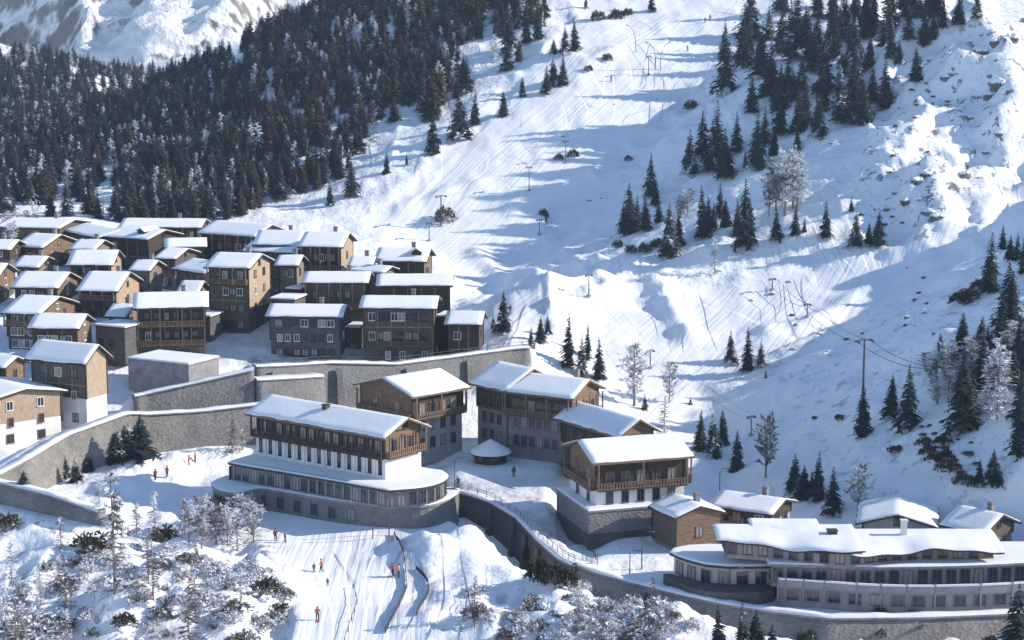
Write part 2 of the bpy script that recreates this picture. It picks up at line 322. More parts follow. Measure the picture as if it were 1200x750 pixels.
simple('timber_beam', (.27,.195,.135), .85, .4, 1.0, .3, 5); simple('bark', (.12,.085,.06), .9, .4, 2); simple('bark_grey', (.24,.21,.19), .9, .35, 3); simple('red_brown', (.30,.11,.06), .7, .3, 2)
def stone(name, a, c, scale):
    m, nt, b = new_mat(name); co = coords(nt); v = nd(nt, 'ShaderNodeTexVoronoi'); v.inputs['Scale'].default_value = scale; v.inputs['Randomness'].default_value = .9
    nt.links.new(scaled(nt, co, (1,1,1.6)), v.inputs['Vector']); sc = nd(nt, 'ShaderNodeSeparateColor'); nt.links.new(v.outputs['Color'], sc.inputs[0])
    big = noise(nt, co, .25, 5); t = math_(nt, 'ADD', math_(nt, 'MULTIPLY', sc.outputs[0], .22), math_(nt, 'MULTIPLY', big, .8))
    nt.links.new(ramp(nt, t, [(.2, a), (.8, c)]), b.inputs['Base Color']); b.inputs['Roughness'].default_value = .9
    bump(nt, b, v.outputs['Distance'], .6, .12); return m
stone('stone_wall', (.12,.114,.107), (.30,.282,.26), 2.0); stone('stone_dark', (.04,.039,.041), (.135,.127,.12), 2.6); stone('stone_grey', (.12,.12,.124), (.26,.252,.245), 2.2)
stone('stone_beige', (.10,.092,.084), (.28,.255,.23), 2.2); stone('rock', (.06,.06,.065), (.24,.22,.20), .8)
m, nt, b = new_mat('glass'); nt.links.new(ramp(nt, noise(nt, coords(nt), .8, 2), [(.35, (.012,.016,.024)), (.7, (.06,.075,.10))]), b.inputs['Base Color']); b.inputs['Roughness'].default_value = .08; b.inputs['Specular IOR Level'].default_value = .7
m, nt, b = new_mat('curtain'); nt.links.new(ramp(nt, noise(nt, scaled(nt, coords(nt), (9,9,.6)), 1, 3), [(.3, (.12,.115,.11)), (.7, (.38,.36,.34))]), b.inputs['Base Color']); b.inputs['Roughness'].default_value = .3
def foliage(name, dark, light, frost, amount):
    m, nt, b = new_mat(name); co = coords(nt); oi = nd(nt, 'ShaderNodeObjectInfo'); geo = nd(nt, 'ShaderNodeNewGeometry'); sx = nd(nt, 'ShaderNodeSeparateXYZ'); nt.links.new(geo.outputs['True Normal'], sx.inputs[0])
    c = ramp(nt, math_(nt, 'ADD', math_(nt, 'MULTIPLY', noise(nt, co, 1.4, 3), .7), math_(nt, 'MULTIPLY', oi.outputs['Random'], .3)), [(.3, dark), (.75, light)])
    # lodged snow: patches by noise, a different amount on each tree
    k = math_(nt, 'ADD', noise(nt, co, 2.6, 4, .7), math_(nt, 'MULTIPLY', math_(nt, 'SUBTRACT', oi.outputs['Random'], .5), .16))
    fr = ramp(nt, k, [(1-amount-.03, (0,0,0)), (1-amount+.05, (1,1,1))])
    nt.links.new(mixc(nt, fr, c, frost), b.inputs['Base Color']); b.inputs['Roughness'].default_value = .85; b.inputs['Specular IOR Level'].default_value = .15; return m
foliage('needles', (.017,.029,.036), (.056,.072,.066), (.62,.68,.76), .40)
foliage('needles_sunlit_brown', (.034,.034,.03), (.11,.09,.062), (.62,.68,.76), .40)  # olive brown of sunlit crowns put into the needle colour
foliage('frost_twigs', (.13,.12,.112), (.35,.33,.31), (.76,.79,.84), .535)
foliage('scrub', (.03,.032,.022), (.11,.09,.05), (.75,.78,.82), .36)
for n_, c_ in dict(jacket_red=(.50,.05,.03), jacket_orange=(.60,.19,.04), jacket_blue=(.04,.09,.22), trousers=(.02,.022,.03), skin=(.55,.33,.24), helmet_black=(.02,.02,.02), ski=(.35,.05,.05), jacket_dark=(.03,.03,.04)).items(): simple(n_, c_, .7, .15, 4)
# ------------------------------------------------------------------ mesh helpers
class MB:
    def __init__(s): s.v = []; s.f = []; s.mi = []
    def quad(s, pts, mi=0):
        n = len(s.v); s.v += [tuple(map(float, p)) for p in pts]; s.f.append(tuple(range(n, n+len(pts)))); s.mi.append(mi)
    def box(s, x0, x1, y0, y1, z0, z1, mi=0):
        n = len(s.v); s.v += [(x, y, z) for z in (z0, z1) for y in (y0, y1) for x in (x0, x1)]
        for f in ((0,2,3,1),(4,5,7,6),(0,1,5,4),(2,6,7,3),(0,4,6,2),(1,3,7,5)): s.f.append(tuple(n+i for i in f)); s.mi.append(mi)
        return s
    def prism(s, poly, fn0, fn1, mi=0):             # poly points mapped by fn0 / fn1 to the two ends
        n = len(s.v); k = len(poly); s.v += [tuple(map(float, fn0(p))) for p in poly] + [tuple(map(float, fn1(p))) for p in poly]
        s.f.append(tuple(range(n+k-1, n-1, -1))); s.f.append(tuple(range(n+k, n+2*k))); s.mi += [mi, mi]
        for i in range(k): j = (i+1) % k; s.f.append((n+i, n+j, n+k+j, n+k+i)); s.mi.append(mi)
        return s
    def slab(s, poly, z0, z1, mi=0): return s.prism(poly, lambda p: (p[0], p[1], z0), lambda p: (p[0], p[1], z1), mi)
    def tube(s, pts, r, sides=6, mi=0):
        n = len(s.v); pts = [Vector(p) for p in pts]; rr = r if hasattr(r, '__len__') else [r]*len(pts)
        for i, p in enumerate(pts):
            t = (pts[min(i+1, len(pts)-1)] - pts[max(i-1, 0)]).normalized(); a = t.orthogonal().normalized() if abs(t.z) > .9 else t.cross(Vector((0,0,1))).normalized(); b = t.cross(a)
            for k in range(sides):
                q = p + (a*math.cos(2*math.pi*k/sides) + b*math.sin(2*math.pi*k/sides))*rr[i]; s.v.append(tuple(q))
        for i in range(len(pts)-1):
            for k in range(sides):
                k2 = (k+1) % sides; s.f.append((n+i*sides+k, n+i*sides+k2, n+(i+1)*sides+k2, n+(i+1)*sides+k)); s.mi.append(mi)
        s.f.append(tuple(n+k for k in range(sides-1, -1, -1))); s.f.append(tuple(n+(len(pts)-1)*sides+k for k in range(sides))); s.mi += [mi, mi]
        return s
    def mesh(s, name, mats, smooth=False):
        me = bpy.data.meshes.new(name); me.from_pydata(s.v, [], s.f)
        for m in (mats if isinstance(mats, (list, tuple)) else [mats]): me.materials.append(M[m])
        me.polygons.foreach_set('material_index', s.mi)
        if smooth: me.polygons.foreach_set('use_smooth', [True]*len(me.polygons))
        me.update(); return me
    def build(s, name, mats, parent=None, smooth=False, loc=None):
        return link(name, s.mesh(name, mats, smooth), parent, loc)
def link(name, data, parent=None, loc=None, rz=0, scale=None):
    o = bpy.data.objects.new(name, data); col.objects.link(o)
    if parent: o.parent = parent
    if loc is not None: o.location = loc
    if rz: o.rotation_euler = (0, 0, rz)
    if scale is not None: o.scale = scale
    return o
def tag(o, label, cat, group=None):
    o['label'] = label; o['category'] = cat
    if group: o['group'] = group
    return o
def thing(name, label, cat, loc=(0,0,0), rz=0, group=None):
    o = link(name, None, None, loc, rz); o.empty_display_size = .5; return tag(o, label, cat, group)
def struct(o): o['kind'] = 'structure'; return o
def mesh_np(name, V, F, mats, mi=None, smooth=False):
    me = bpy.data.meshes.new(name); n = len(V); k = F.shape[1]
    me.vertices.add(n); me.vertices.foreach_set('co', np.asarray(V, np.float32).ravel()); me.loops.add(F.size); me.loops.foreach_set('vertex_index', F.astype(np.int32).ravel())
    me.polygons.add(len(F)); me.polygons.foreach_set('loop_start', np.arange(0, F.size, k, dtype=np.int32))
    for m in (mats if isinstance(mats, (list, tuple)) else [mats]): me.materials.append(M[m])
    if mi is not None: me.polygons.foreach_set('material_index', np.asarray(mi, np.int32))
    if smooth: me.polygons.foreach_set('use_smooth', np.ones(len(F), bool))
    me.update(calc_edges=True); return me
def grid_faces(ny, nx):
    i = np.arange(ny*nx).reshape(ny, nx); return np.stack([i[:-1,:-1], i[:-1,1:], i[1:,1:], i[1:,:-1]], -1).reshape(-1, 4)
# ------------------------------------------------------------------ ground and mountains
_u, _v = proj(GXX, np.maximum(GYY, 30), GZ)
V = np.stack([GXX, GYY, GZ], -1).reshape(-1, 3)
me = mesh_np('ground', V, grid_faces(len(GY), len(GX)), 'snow_ground', smooth=True)
def soft(poly, f=3):
    m = inpoly(_u, _v, poly).astype(float)
    for k in range(f):
        m = (m+np.roll(m,1,0)+np.roll(m,-1,0)+np.roll(m,1,1)+np.roll(m,-1,1))/5
    return m*(GYY > 150)
groomed = np.clip(soft([(430,260),(600,105),(690,0),(920,0),(780,130),(640,250),(640,380),(820,345),(1010,300),(1240,200),(1240,260),(960,395),(830,450),(860,590),(700,480),(620,420),(560,330)], 6)
  + soft([(110,575),(235,545),(250,590),(300,600),(480,625),(520,760),(330,760),(350,690),(300,640)], 6), 0, 1)
rocky = np.clip(soft([(1060,40),(1240,10),(1240,200),(1150,230),(1090,290),(1000,250),(1010,180)], 8)*.9 + soft([(0,170),(170,150),(170,260),(0,260)], 6)*.5 + soft([(880,400),(1240,300),(1240,600),(1000,590)], 8)*.45 + soft([(0,600),(330,620),(330,760),(0,760)], 6)*.6 + soft([(540,700),(800,700),(800,760),(540,760)], 6)*.8, 0, 1)
road = np.clip(soft([(262,428),(300,416),(520,412),(560,412),(520,419),(460,426),(385,424),(300,429)], 2)*.9 + soft([(600,600),(645,590),(700,650),(700,668),(655,645)], 3)*.55 + soft([(20,550),(60,520),(150,490),(315,476),(315,470),(150,480),(60,508),(10,545)], 2)*.6 + soft([(245,384),(300,388),(310,412),(262,425),(240,410)], 3)*.35 + soft([(110,392),(150,392),(150,415),(110,410)], 3)*.5 + soft([(545,560),(645,556),(640,590),(560,585)], 4)*.35 + soft([(700,676),(800,694),(920,708),(1080,708),(1200,704),(1200,712),(1080,716),(920,714),(800,700)], 2)*.55 + soft([(350,640),(420,640),(430,700),(400,750),(360,750)], 5)*.10, 0, 1)  # patch left of the balconied chalet paints deep shade on the lane
for nme, arr in (('groomed', groomed), ('rocky', rocky), ('road', road)):
    a = me.attributes.new(nme, 'FLOAT', 'POINT'); a.data.foreach_set('value', arr.ravel().astype(np.float32))
# machine tracks run along the fall line: stretched coordinates
zy, zx = np.gradient(GZ, GY, GX); a = np.arctan2(0.55, 1.0)
tx = GXX*math.cos(.5) - GYY*math.sin(.5); ty = GXX*math.sin(.5) + GYY*math.cos(.5)
tv = np.stack([np.where(GYY > 290, tx*1.0, GXX*1.1), np.where(GYY > 290, ty*.05, GYY*.05), 0*tx], -1).reshape(-1, 3)
a = me.attributes.new('track', 'FLOAT_VECTOR', 'POINT'); a.data.foreach_set('vector', tv.ravel().astype(np.float32))
struct(link('ground', me))
def mountain(name, x0, x1, y0, y1, n, fn, mats):
    gx = np.linspace(x0, x1, n); gy = np.linspace(y0, y1, n); X, Y = np.meshgrid(gx, gy); Z = fn(X, Y)
    return struct(link(name, mesh_np(name, np.stack([X, Y, Z], -1).reshape(-1, 3), grid_faces(n, n), mats, smooth=True)))
def peak(X, Y):
    w = X + 90*fbm(X/260, Y/260, 3); h = 20 + 250*sstep(1250, 1950, Y + 0.2*(X+300))
    return h - 20 + 150*(fbm(w/300+.3, Y/240+4, 7, True)-.4)*sstep(1180, 1500, Y)
mountain('mountain', -1250, 1250, 1130, 2250, 420, peak, 'mountain_rock')
# ------------------------------------------------------------------ building kit
_win = {}
def win_mesh(w, h, style):
    k = (round(w,2), round(h,2), style)
    if k not in _win:
        f = MB(); t = .09; d = .10                  # frame stands in the x-z plane, outside is -y
        f.box(-w/2-t, -w/2, -d, 0, -t, h+t); f.box(w/2, w/2+t, -d, 0, -t, h+t); f.box(-w/2, w/2, -d, 0, h, h+t); f.box(-w/2-.12, w/2+.12, -d-.08, 0, -t-.06, 0)
        if w > .7: f.box(-.03, .03, -d+.02, 0, 0, h)
        if h > 1.9: f.box(-w/2, w/2, -d+.03, 0, h*.68, h*.68+.06)
        p = MB().box(-w/2, w/2, -.035, -.01, 0, h)
        _win[k] = (f.mesh('window', {'dark':'timber_dark','pale':'plaster','wood':'timber','metal':'metal'}[style]), p.mesh('pane', 'glass'), p.mesh('pane', 'curtain'))
    return _win[k]
def window(parent, x, y, z, rz, w=1.0, h=1.3, style='dark', curtain=None):
    f, p, c = win_mesh(w, h, style); o = link('window', f, parent, (x, y, z), rz)
    cu = random.random() < .26 if curtain is None else curtain
    link('pane', c if cu else p, o); return o
def door(parent, x, y, z, rz, w=1.1, h=2.1, mat='timber_dark'):
    d = MB(); d.box(-w/2-.1, -w/2, -.1, 0, 0, h+.1).box(w/2, w/2+.1, -.1, 0, 0, h+.1).box(-w/2, w/2, -.1, 0, h, h+.1); d.box(-w/2, w/2, -.05, -.01, 0, h)
    o = d.build('door', mat, parent, loc=(x, y, z)); o.rotation_euler.z = rz
    MB().box(w*.32, w*.42, -.11, -.05, h*.45, h*.52).build('handle', 'metal', o); return o
def face_frame(L, W, side):                          # origin, rz of a wall face: run along +x of the face
    return {'front': ((0, -W/2), 0.0, L), 'back': ((0, W/2), math.pi, L), 'right': ((L/2, 0), math.pi/2, W), 'left': ((-L/2, 0), -math.pi/2, W)}[side]
def on_face(L, W, side, s, out=0.0):
    (ox, oy), a, _ = face_frame(L, W, side); return ox + s*math.cos(a) + out*math.sin(a), oy + s*math.sin(a) - out*math.cos(a), a
def row(parent, L, W, side, z, n, w, h, style='dark', margin=.8, out=0.0, skip=(), jitter=.0):
    run = face_frame(L, W, side)[2]-2*margin
    for i in range(n):
        if i in skip: continue
        s = 0 if n == 1 else -run/2 + run*(i+.5)/n
        x, y, a = on_face(L, W, side, s + random.uniform(-jitter, jitter), out); window(parent, x, y, z, a, w, h, random.choice(style) if isinstance(style, tuple) else style)
def balcony(parent, L, W, side, z, depth=1.3, s0=None, s1=None, rail='timber', posts=0, top=None, out=0.0, slats=True, rail_h=1.0):
    run = face_frame(L, W, side)[2]; s0 = -run/2 if s0 is None else s0; s1 = run/2 if s1 is None else s1
    (ox, oy), a, _ = face_frame(L, W, side)
    e = MB().box(s0, s1, -depth, 0, -.18, 0).build('balcony', 'timber_dark', parent, loc=(*on_face(L, W, side, 0, out)[:2], z)); e.rotation_euler.z = a
    r = MB().box(s0-.03, s1+.03, -depth-.06, -depth+.02, rail_h-.1, rail_h).box(s0-.03, s1+.03, -depth-.03, -depth, .08, .2)
    r.build('handrail', rail, e)
    b = MB(); n = max(2, int((s1-s0)/.42))
    for i in range(n+1):
        x = s0 + (s1-s0)*i/n; b.box(x-.11, x+.11, -depth-.025, -depth+.0, .0, rail_h-.1)
    for xx in (s0, s1):
        for j in range(3): yy = -depth*(j+.5)/3; b.box(xx-.03, xx+.03, yy-.12, yy+.12, 0, rail_h-.1)
    q = b.build('balustrade', rail, e); q['kind'] = 'stuff'
    for i in range(posts):
        x = s0 + (s1-s0)*(i+.5*(posts == 1))/max(1, posts-1) if posts > 1 else (s0+s1)/2
        MB().box(x-.1, x+.1, -depth-.02, -depth+.18, -.18, (top or 2.6)).build('post', rail, e)
    return e
def gable_roof(parent, L, W, ze, rise, oh=.7, og=.6, cover=.17, fascia='timber_dark', sag=0.0, fall_back=None, seed=0, off=0.0, snow='roof_snow', thick=.26):
    hx, hy = L/2+og, W/2+oh; k = rise/(W/2); zl = ze - oh*k*1.0     # eave line drops over the overhang
    sec = [(-hy, zl), (off, ze+rise), (hy, zl)]
    low = [(-hy, zl-thick), (off, ze+rise-thick), (hy, zl-thick)]
    poly = sec + low[::-1]
    r = MB(); r.prism(poly, lambda p: (-hx, p[0], p[1]), lambda p: (hx, p[0], p[1]))
    ro = r.build('roof', fascia, parent)
    # snow blanket: soft-edged layer lying on both pitches
    nx = max(8, int(2*hx/.9)); ny = 17; xs = np.linspace(-hx+.04, hx-.04, nx); ts = np.linspace(-1, 1, ny); X, T = np.meshgrid(xs, ts)
    rag = np.clip(.10+.22*fbm(xs*.6+seed*5, xs*0+seed, 3), .03, .4)[None]; Y = np.where(T < 0, off + T*(hy+off-rag), off + T*(hy-off-rag)); Zr = np.interp(Y, [-hy, off, hy], [zl, ze+rise, zl])
    edge = np.minimum(np.minimum(X+hx, hx-X), (1-np.abs(T))*hy+.02); ed = 1-np.exp(-edge/.05)
    c = cover*(0.95 + .22*fbm(X/1.6+seed*3.1, Y/1.6+seed, 3) + .25*fbm(X/6+seed, Y/6, 2)); Z = Zr + .015 + np.maximum(.05, c*ed)*np.where(np.abs(Y-off) < .8, 1.0, 1.0)
    ridge_soft = 0.05*np.exp(-((Y-off)/.8)**2)*rise/2; Z = Z - ridge_soft
    top = np.stack([X, Y, Z], -1).reshape(-1, 3); n = len(top); bot = np.stack([X, Y, Zr + .01], -1).reshape(-1, 3)
    F = grid_faces(ny, nx); idx = np.arange(n).reshape(ny, nx); loop = np.r_[idx[0], idx[1:,-1], idx[-1,-2::-1], idx[-2:0:-1,0]]
    nxt = np.roll(loop, -1); side = np.stack([loop, loop+n, nxt+n, nxt], -1)
    link('snow_cover', mesh_np('snow_cover', np.r_[top, bot], np.r_[F, side], snow, smooth=True), ro)
    return ro
def chimney(roof, x, y, z, h=1.3, w=.7, mat='stone_grey'):
    c = MB().box(-w/2, w/2, -w/2, w/2, -1.2, h).box(-w/2-.1, w/2+.1, -w/2-.1, w/2+.1, h, h+.12).build('chimney', mat, roof, loc=(x, y, z))
    # (the chimney's snow hat is part of its shape)
    return c
def body(parent, L, W, z0, zs, ze, rise, low, up, proud=.07, off=0.0, gable=None):
    if zs > z0: MB().box(-L/2, L/2, -W/2, W/2, z0, zs).build('lower_wall', low, parent)
    l, w = L/2+proud, W/2+proud
    k = rise/(W/2); poly = [(-w, zs+.01), (w, zs+.01), (w, ze-.2), (off, ze+rise-.2), (-w, ze-.2)]
    MB().prism(poly, lambda p: (-l, p[0], p[1]), lambda p: (l, p[0], p[1])).build('upper_wall', up, parent)
    for x in (-1, 1):
        for y in (-1, 1): MB().box(x*l-.12, x*l+.12, y*w-.12, y*w+.12, zs-.02, ze-.25).build('corner_board', 'timber_dark', parent)
    if gable:                                        # boarded gable ends
        for x in (-1, 1):
            MB().prism([(-w+.13, zs+.02), (w-.13, zs+.02), (w-.13, ze-.3), (off, ze+rise-.24), (-w+.13, ze-.3)], lambda p: (x*(l+.001), p[0], p[1]), lambda p: (x*(l+.05), p[0], p[1])).build('gable_cladding', gable, parent)
def frame_from(C, A, G, D, W=None):
    c = at_y(*C, D); zE = c[2]; a = at_z(*A, zE)
    if c[0] > a[0]: X = c-a; left = a
    else: X = a-c; left = c
    Lr = math.hypot(X[0], X[1]); X = X[:2]/Lr; Y = np.array([-X[1], X[0]])
    if G is not None: g = at_z(*G, zE); Wr = abs(float((g[:2]-c[:2]) @ Y)); Wr = Wr if W is None else W
    else: Wr = W or 10
    o = left[:2] + X*Lr/2 + Y*Wr/2
    return o, math.atan2(X[1], X[0]), Lr, Wr, zE
def chalet(label, C, A, G, D, W=None, rise=2.2, low='stone_dark', up='timber', split=.45, storeys=3, nf=4, ng=2, balc=(), yaw=None, oh=1.05, og=.85, chim=None, wstyle='dark', winh=1.25, winw=.95, name='chalet', Lmax=None, base=None, group=None, gable_win=True, doorx=None, posts=4, rail='timber', cover=.17, sides=('front','right','left'), off=0.0, gable=None, plan=None, front_beams=True, lean=0, dormers=()):
    o, yw, Lr, Wr, zE = plan or frame_from(C, A, G, D, W)
    if yaw is not None:                              # keep the near corner, turn the plan
        c = at_y(*C, D)[:2]; yw = R(yaw); X = np.array([math.cos(yw), math.sin(yw)]); Y = np.array([-X[1], X[0]])
        nearright = C[0] > A[0]; s = 1 if nearright else -1
        if Lmax: Lr = Lmax
        o = c - X*Lr/2*s + Y*Wr/2
    vr = random.Random(label + 'x')
    if name == 'chalet' and not any(k in label for k in ('dark', 'timber', 'brown', 'rosy', 'stone')):
        if up in ('timber_dark', 'timber_grey'): up = vr.choice((up, 'timber_weathered', 'timber_grey', 'timber_dark'))
        if low == 'stone_dark': low = vr.choice(('stone_beige', 'stone_dark', 'plaster_grey', 'stone_beige'))
    rise *= .64; L, Wd = Lr-2*og, Wr-2*oh
    c_, s_ = math.cos(yw), math.sin(yw)
    gs = [gz(o[0]+c_*x-s_*y, o[1]+s_*x+c_*y) for x in (-L/2, 0, L/2) for y in (-Wd/2, Wd/2)]
    zb = min(gs) if base is None else base
    t = thing(name, label, 'house', (o[0], o[1], zb), yw, group)
    ze = zE - zb + oh*rise/(Wd/2); zl = (zE-zb)      # wall-top height, eave height
    CH_LOG.append((label[:34], round(L,1), round(Wd,1), round(math.degrees(yw)), round(zE-zb,1), round(o[1])))
    zs = zl*split
    body(t, L, Wd, -1.6, zs, ze, rise, low, up, off=off, gable=gable)
    ro = gable_roof(t, L, Wd, ze, rise, oh, og, seed=len(CH_LOG), cover=cover, off=off)
    hs = zl/storeys
    if not balc and zl > 5 and nf >= 4 and storeys >= 2 and random.Random(label).random() < .6 and name == 'chalet': balc = (('front', storeys-1),); posts = max(3, nf)
    for k in range(storeys):
        z = k*hs + max(.5, (hs-winh)*.55); out = 0.0 if z + winh*.5 < zs else .07; og_ = out if out == 0 or not gable else .12
        if z+winh > zl-.2: continue
        for sd, n in (('front', nf), ('right', ng), ('left', ng)):
            if sd in sides and n: row(t, L, Wd, sd, z, n, winw*random.choice((.8,1,1.2)), winh, (wstyle,wstyle,'dark','pale','wood'), skip=[q for q in range(n) if n > 3 and random.random() < .12], out=out if sd == 'front' else og_, jitter=.12)
    if gable_win:
        for sd in ('right', 'left'):
            if sd in sides and rise > 1.2:
                x, y, a = on_face(L, Wd, sd, 0, .12 if gable else .07); window(t, x, y, ze-.35, a, .8, .9, wstyle)
    for b in balc:                                   # (side, storey)
        balcony(t, L, Wd, b[0], b[1]*hs+.1, 1.3, posts=posts, top=min(hs*1.0, zl-b[1]*hs)-.05, rail=rail, out=.07)
    if doorx is not None:
        x, y, a = on_face(L, Wd, 'front', doorx, 0); door(t, x, y, 0.02, a)
    if up in ('timber_dark','timber_grey') and zl > 4.5 and front_beams:
        nb = max(3, int(L/2.2))
        for i in range(nb+1): x, y, a = on_face(L, Wd, 'front', -L/2+L*i/nb, .07); MB().box(-.08, .08, -.07, -.001, zs+.05, zl-.05).build('beam', 'timber_beam', t, loc=(x, y, 0))
        for k in range(1, storeys):
            if k*hs > zs+.3: MB().box(-L/2, L/2, -.09, -.001, k*hs-.12, k*hs+.06).build('beam', 'timber_beam', t, loc=(0, -Wd/2-.07, 0))
    rr = random.Random(len(CH_LOG)); chim = rr.choice((0,1,1)) if chim is None else chim
    if lean: MB().box(-lean, lean, -1.6, 0, -1.5, 2.1).build('lean_to', 'timber_dark', t, loc=(L*.22, -Wd/2-.08, 0)); lr = MB().prism([(-1.9,2.1),(.0,2.75),(.0,2.9),(-1.9,2.25)], lambda p: (-lean-.3, p[0], p[1]), lambda p: (lean+.3, p[0], p[1])).build('lean_to_roof', 'roof_snow', t, loc=(L*.22, -Wd/2-.08, 0))
    for dx in dormers:
        zd = ze+rise*.35; d_ = MB().prism([(-.9,-1.0),(.9,-1.0),(.9,.7),(0,1.25),(-.9,.7)], lambda p: (dx+p[0], -Wd*.36, zd+p[1]), lambda p: (dx+p[0], Wd*.1, zd+p[1])).build('dormer', 'timber_dark', ro); MB().prism([(-1.15,.62),(0,1.32),(1.15,.62),(1.15,.8),(0,1.52),(-1.15,.8)], lambda p: (dx+p[0], -Wd*.36-.35, zd+p[1]), lambda p: (dx+p[0], Wd*.12, zd+p[1])).build('dormer_snow', 'roof_snow', ro)
    for i in range(chim):
        cx = L*(.18-.4*i); chimney(ro, cx, Wd*.12, ze+rise*.76)
    return t
CH_LOG = []
def wall_obj(key, label, mat, buttress=0):
    w = WALLS[key]; t = w['top']; th = w['thick']; n = len(t)
    # resample along the crest
    seg = np.r_[0, np.cumsum(np.hypot(np.diff(t[:,0]), np.diff(t[:,1])))]; s = np.arange(0, seg[-1]+.01, 1.0)
    x = np.interp(s, seg, t[:,0]); y = np.interp(s, seg, t[:,1]); z = np.interp(s, seg, t[:,2]); h = np.interp(s, seg, w['h'])
    tx = np.gradient(x); ty = np.gradient(y); l = np.hypot(tx, ty); nx, ny = ty/l, -tx/l            # outward (downhill) normal
    o = x[0], y[0], z[0]-h[0]
    prof = [(0.55, -1.0), (.10, 0), (-th, 0), (-th, -1.0)]            # battered front face
    rings = []
    for q, (dn, f) in enumerate(prof):
        zz = z + (f*(h+1.5)); rings.append(np.c_[x+nx*dn-o[0], y+ny*dn-o[1], zz-o[2]])
    Vv = np.stack(rings, 1).reshape(-1, 3); k = len(prof); F = []
    for i in range(len(s)-1):
        for q in range(k-1): F.append((i*k+q, i*k+q+1, (i+1)*k+q+1, (i+1)*k+q))
    F += [(0, 3, 2, 1), tuple((len(s)-1)*k+q for q in range(4))]
    e = thing('retaining_wall', label, 'wall', o)
    if buttress:
        for q in range(3, len(s)-2, buttress):
            bm_ = MB(); hq = float(h[q]); bm_.prism([(-.9, -hq-1.2), (.0, -hq-1.2), (.0, -.5), (-.25, -.5)], lambda p: (-.45, p[0], p[1]), lambda p: (.45, p[0], p[1])); b_ = bm_.build('buttress', mat, e, loc=(x[q]+nx[q]*.45-o[0], y[q]+ny[q]*.45-o[1], z[q]-o[2])); b_.rotation_euler.z = math.atan2(ty[q], tx[q])
    link('wall_face', mesh_np('wall_face', Vv, np.array(F), mat), e)
    # coping with its snow
    prof = [(.22, -.02), (.22, .22), (-th-.12, .22), (-th-.12, -.02)]; rings = [np.c_[x+nx*dn-o[0], y+ny*dn-o[1], z+dz-o[2]] for dn, dz in prof]
    Vv = np.stack(rings, 1).reshape(-1, 3); F2 = []
    for i in range(len(s)-1):
        for q in range(4): F2.append((i*4+q, i*4+(q+1) % 4, (i+1)*4+(q+1) % 4, (i+1)*4+q))
    F2 += [(0, 3, 2, 1), tuple((len(s)-1)*4+q for q in range(4))]
    link('coping', mesh_np('coping', Vv, np.array(F2), 'concrete'), e)
    jig = .10*vnoise(s*.7, s*0+3); prof = [(.20, .225), (.10, .40), (-.35, .47), (-th-.02, .40), (-th-.10, .225)]
    rings = [np.c_[x+nx*dn-o[0], y+ny*dn-o[1], z+dz+(jig if 0 < q < 4 else 0)-o[2]] for q, (dn, dz) in enumerate(prof)]
    Vv = np.stack(rings, 1).reshape(-1, 3); F3 = [(i*5+q, i*5+q+1, (i+1)*5+q+1, (i+1)*5+q) for i in range(len(s)-1) for q in range(4)]
    link('snow_cap', mesh_np('snow_cap', Vv, np.array(F3), 'roof_snow', smooth=True), e)
    return e
# ------------------------------------------------------------------ the hillside village
wall_obj('road', 'long curving stone retaining wall under the village road with dark shrubs at its foot', 'stone_wall')
wall_obj('upper', 'short stone retaining wall with snowy crest climbing beside the flat roofed garage', 'stone_wall')
wall_obj('terrace', 'tall grey retaining wall below the road in front of the upper chalet row', 'stone_grey', 12)
wall_obj('ramp', 'dark curving retaining wall of the ramp beside the big hotel podium', 'stone_dark', 6)
wall_obj('ledge', 'lower step wall with snowy ledge under the left part of the terrace wall', 'stone_grey')
wall_obj('knoll', 'brown stone wall band running along the top of the front knoll', 'stone_wall')
wall_obj('front', 'long low stone wall edging the snowy road before the curved hotel', 'stone_wall')
V_ = chalet
# front, beside the lower road
V_('chalet with pale plank gable over a white plastered ground floor', (100,428), (28,421), (151,421), 289, rise=2.9, low='plaster', up='timber_grey', gable='timber_pale', split=.47, storeys=3, nf=3, ng=0, sides=('front',), gable_win=False, wstyle='pale')
V_('timber chalet with cream lower wall cut off by the picture edge above the road wall', (-18,472), (-95,462), (42,441), 280, rise=1.6, low='plaster', up='timber_grey', gable='timber_pale', split=.5, storeys=3, nf=3, ng=2, yaw=-48, W=14, wstyle='wood')
V_('small chalet tucked between the white based gable house and the cut off cream chalet', (6,432), (-55,426), (32,424), 300, rise=1.5, low='stone_dark', up='timber_dark', gable='timber', storeys=2, nf=3, ng=1)
# left column climbing the hill
V_('chalet with steep snow roof and narrow stone gable directly above the white based house', (93,386), (31,385), (121,376), 313, rise=2.2, up='timber_dark', gable='timber', low='stone_dark', split=.3, storeys=2, nf=5, ng=1, wstyle='pale')
V_('brown gabled chalet with two rows of bright windows near the left village edge', (47,369), (0,367), (107,365), 326, W=15, rise=2.9, up='timber_dark', gable='timber', low='stone_dark', split=.35, storeys=3, nf=4, ng=2, wstyle='pale')
V_('long balconied chalet with two timber galleries above the flat garage roof', (155,362), (245,360), (141,355), 321, W=12, rise=2.4, up='timber_dark', low='stone_dark', split=.38, storeys=3, nf=6, ng=0, balc=(('front',1),('front',2)), posts=4, rail='timber', chim=1)
V_('chalet with broad tan triangular gable behind the balconied chalet', (138,342), (88,341), (210,334), 345, W=15, rise=3.6, up='timber_grey', gable='timber_pale', low='stone_dark', split=.3, storeys=3, nf=4, ng=1, wstyle='dark', chim=1)
V_('chalet with round tan gable end and snowy pitched roof in the village middle', (133,311), (77,311), (163,302), 367, rise=2.9, up='timber_grey', gable='timber_pale', low='stone_dark', split=.35, storeys=2, nf=4, ng=0)
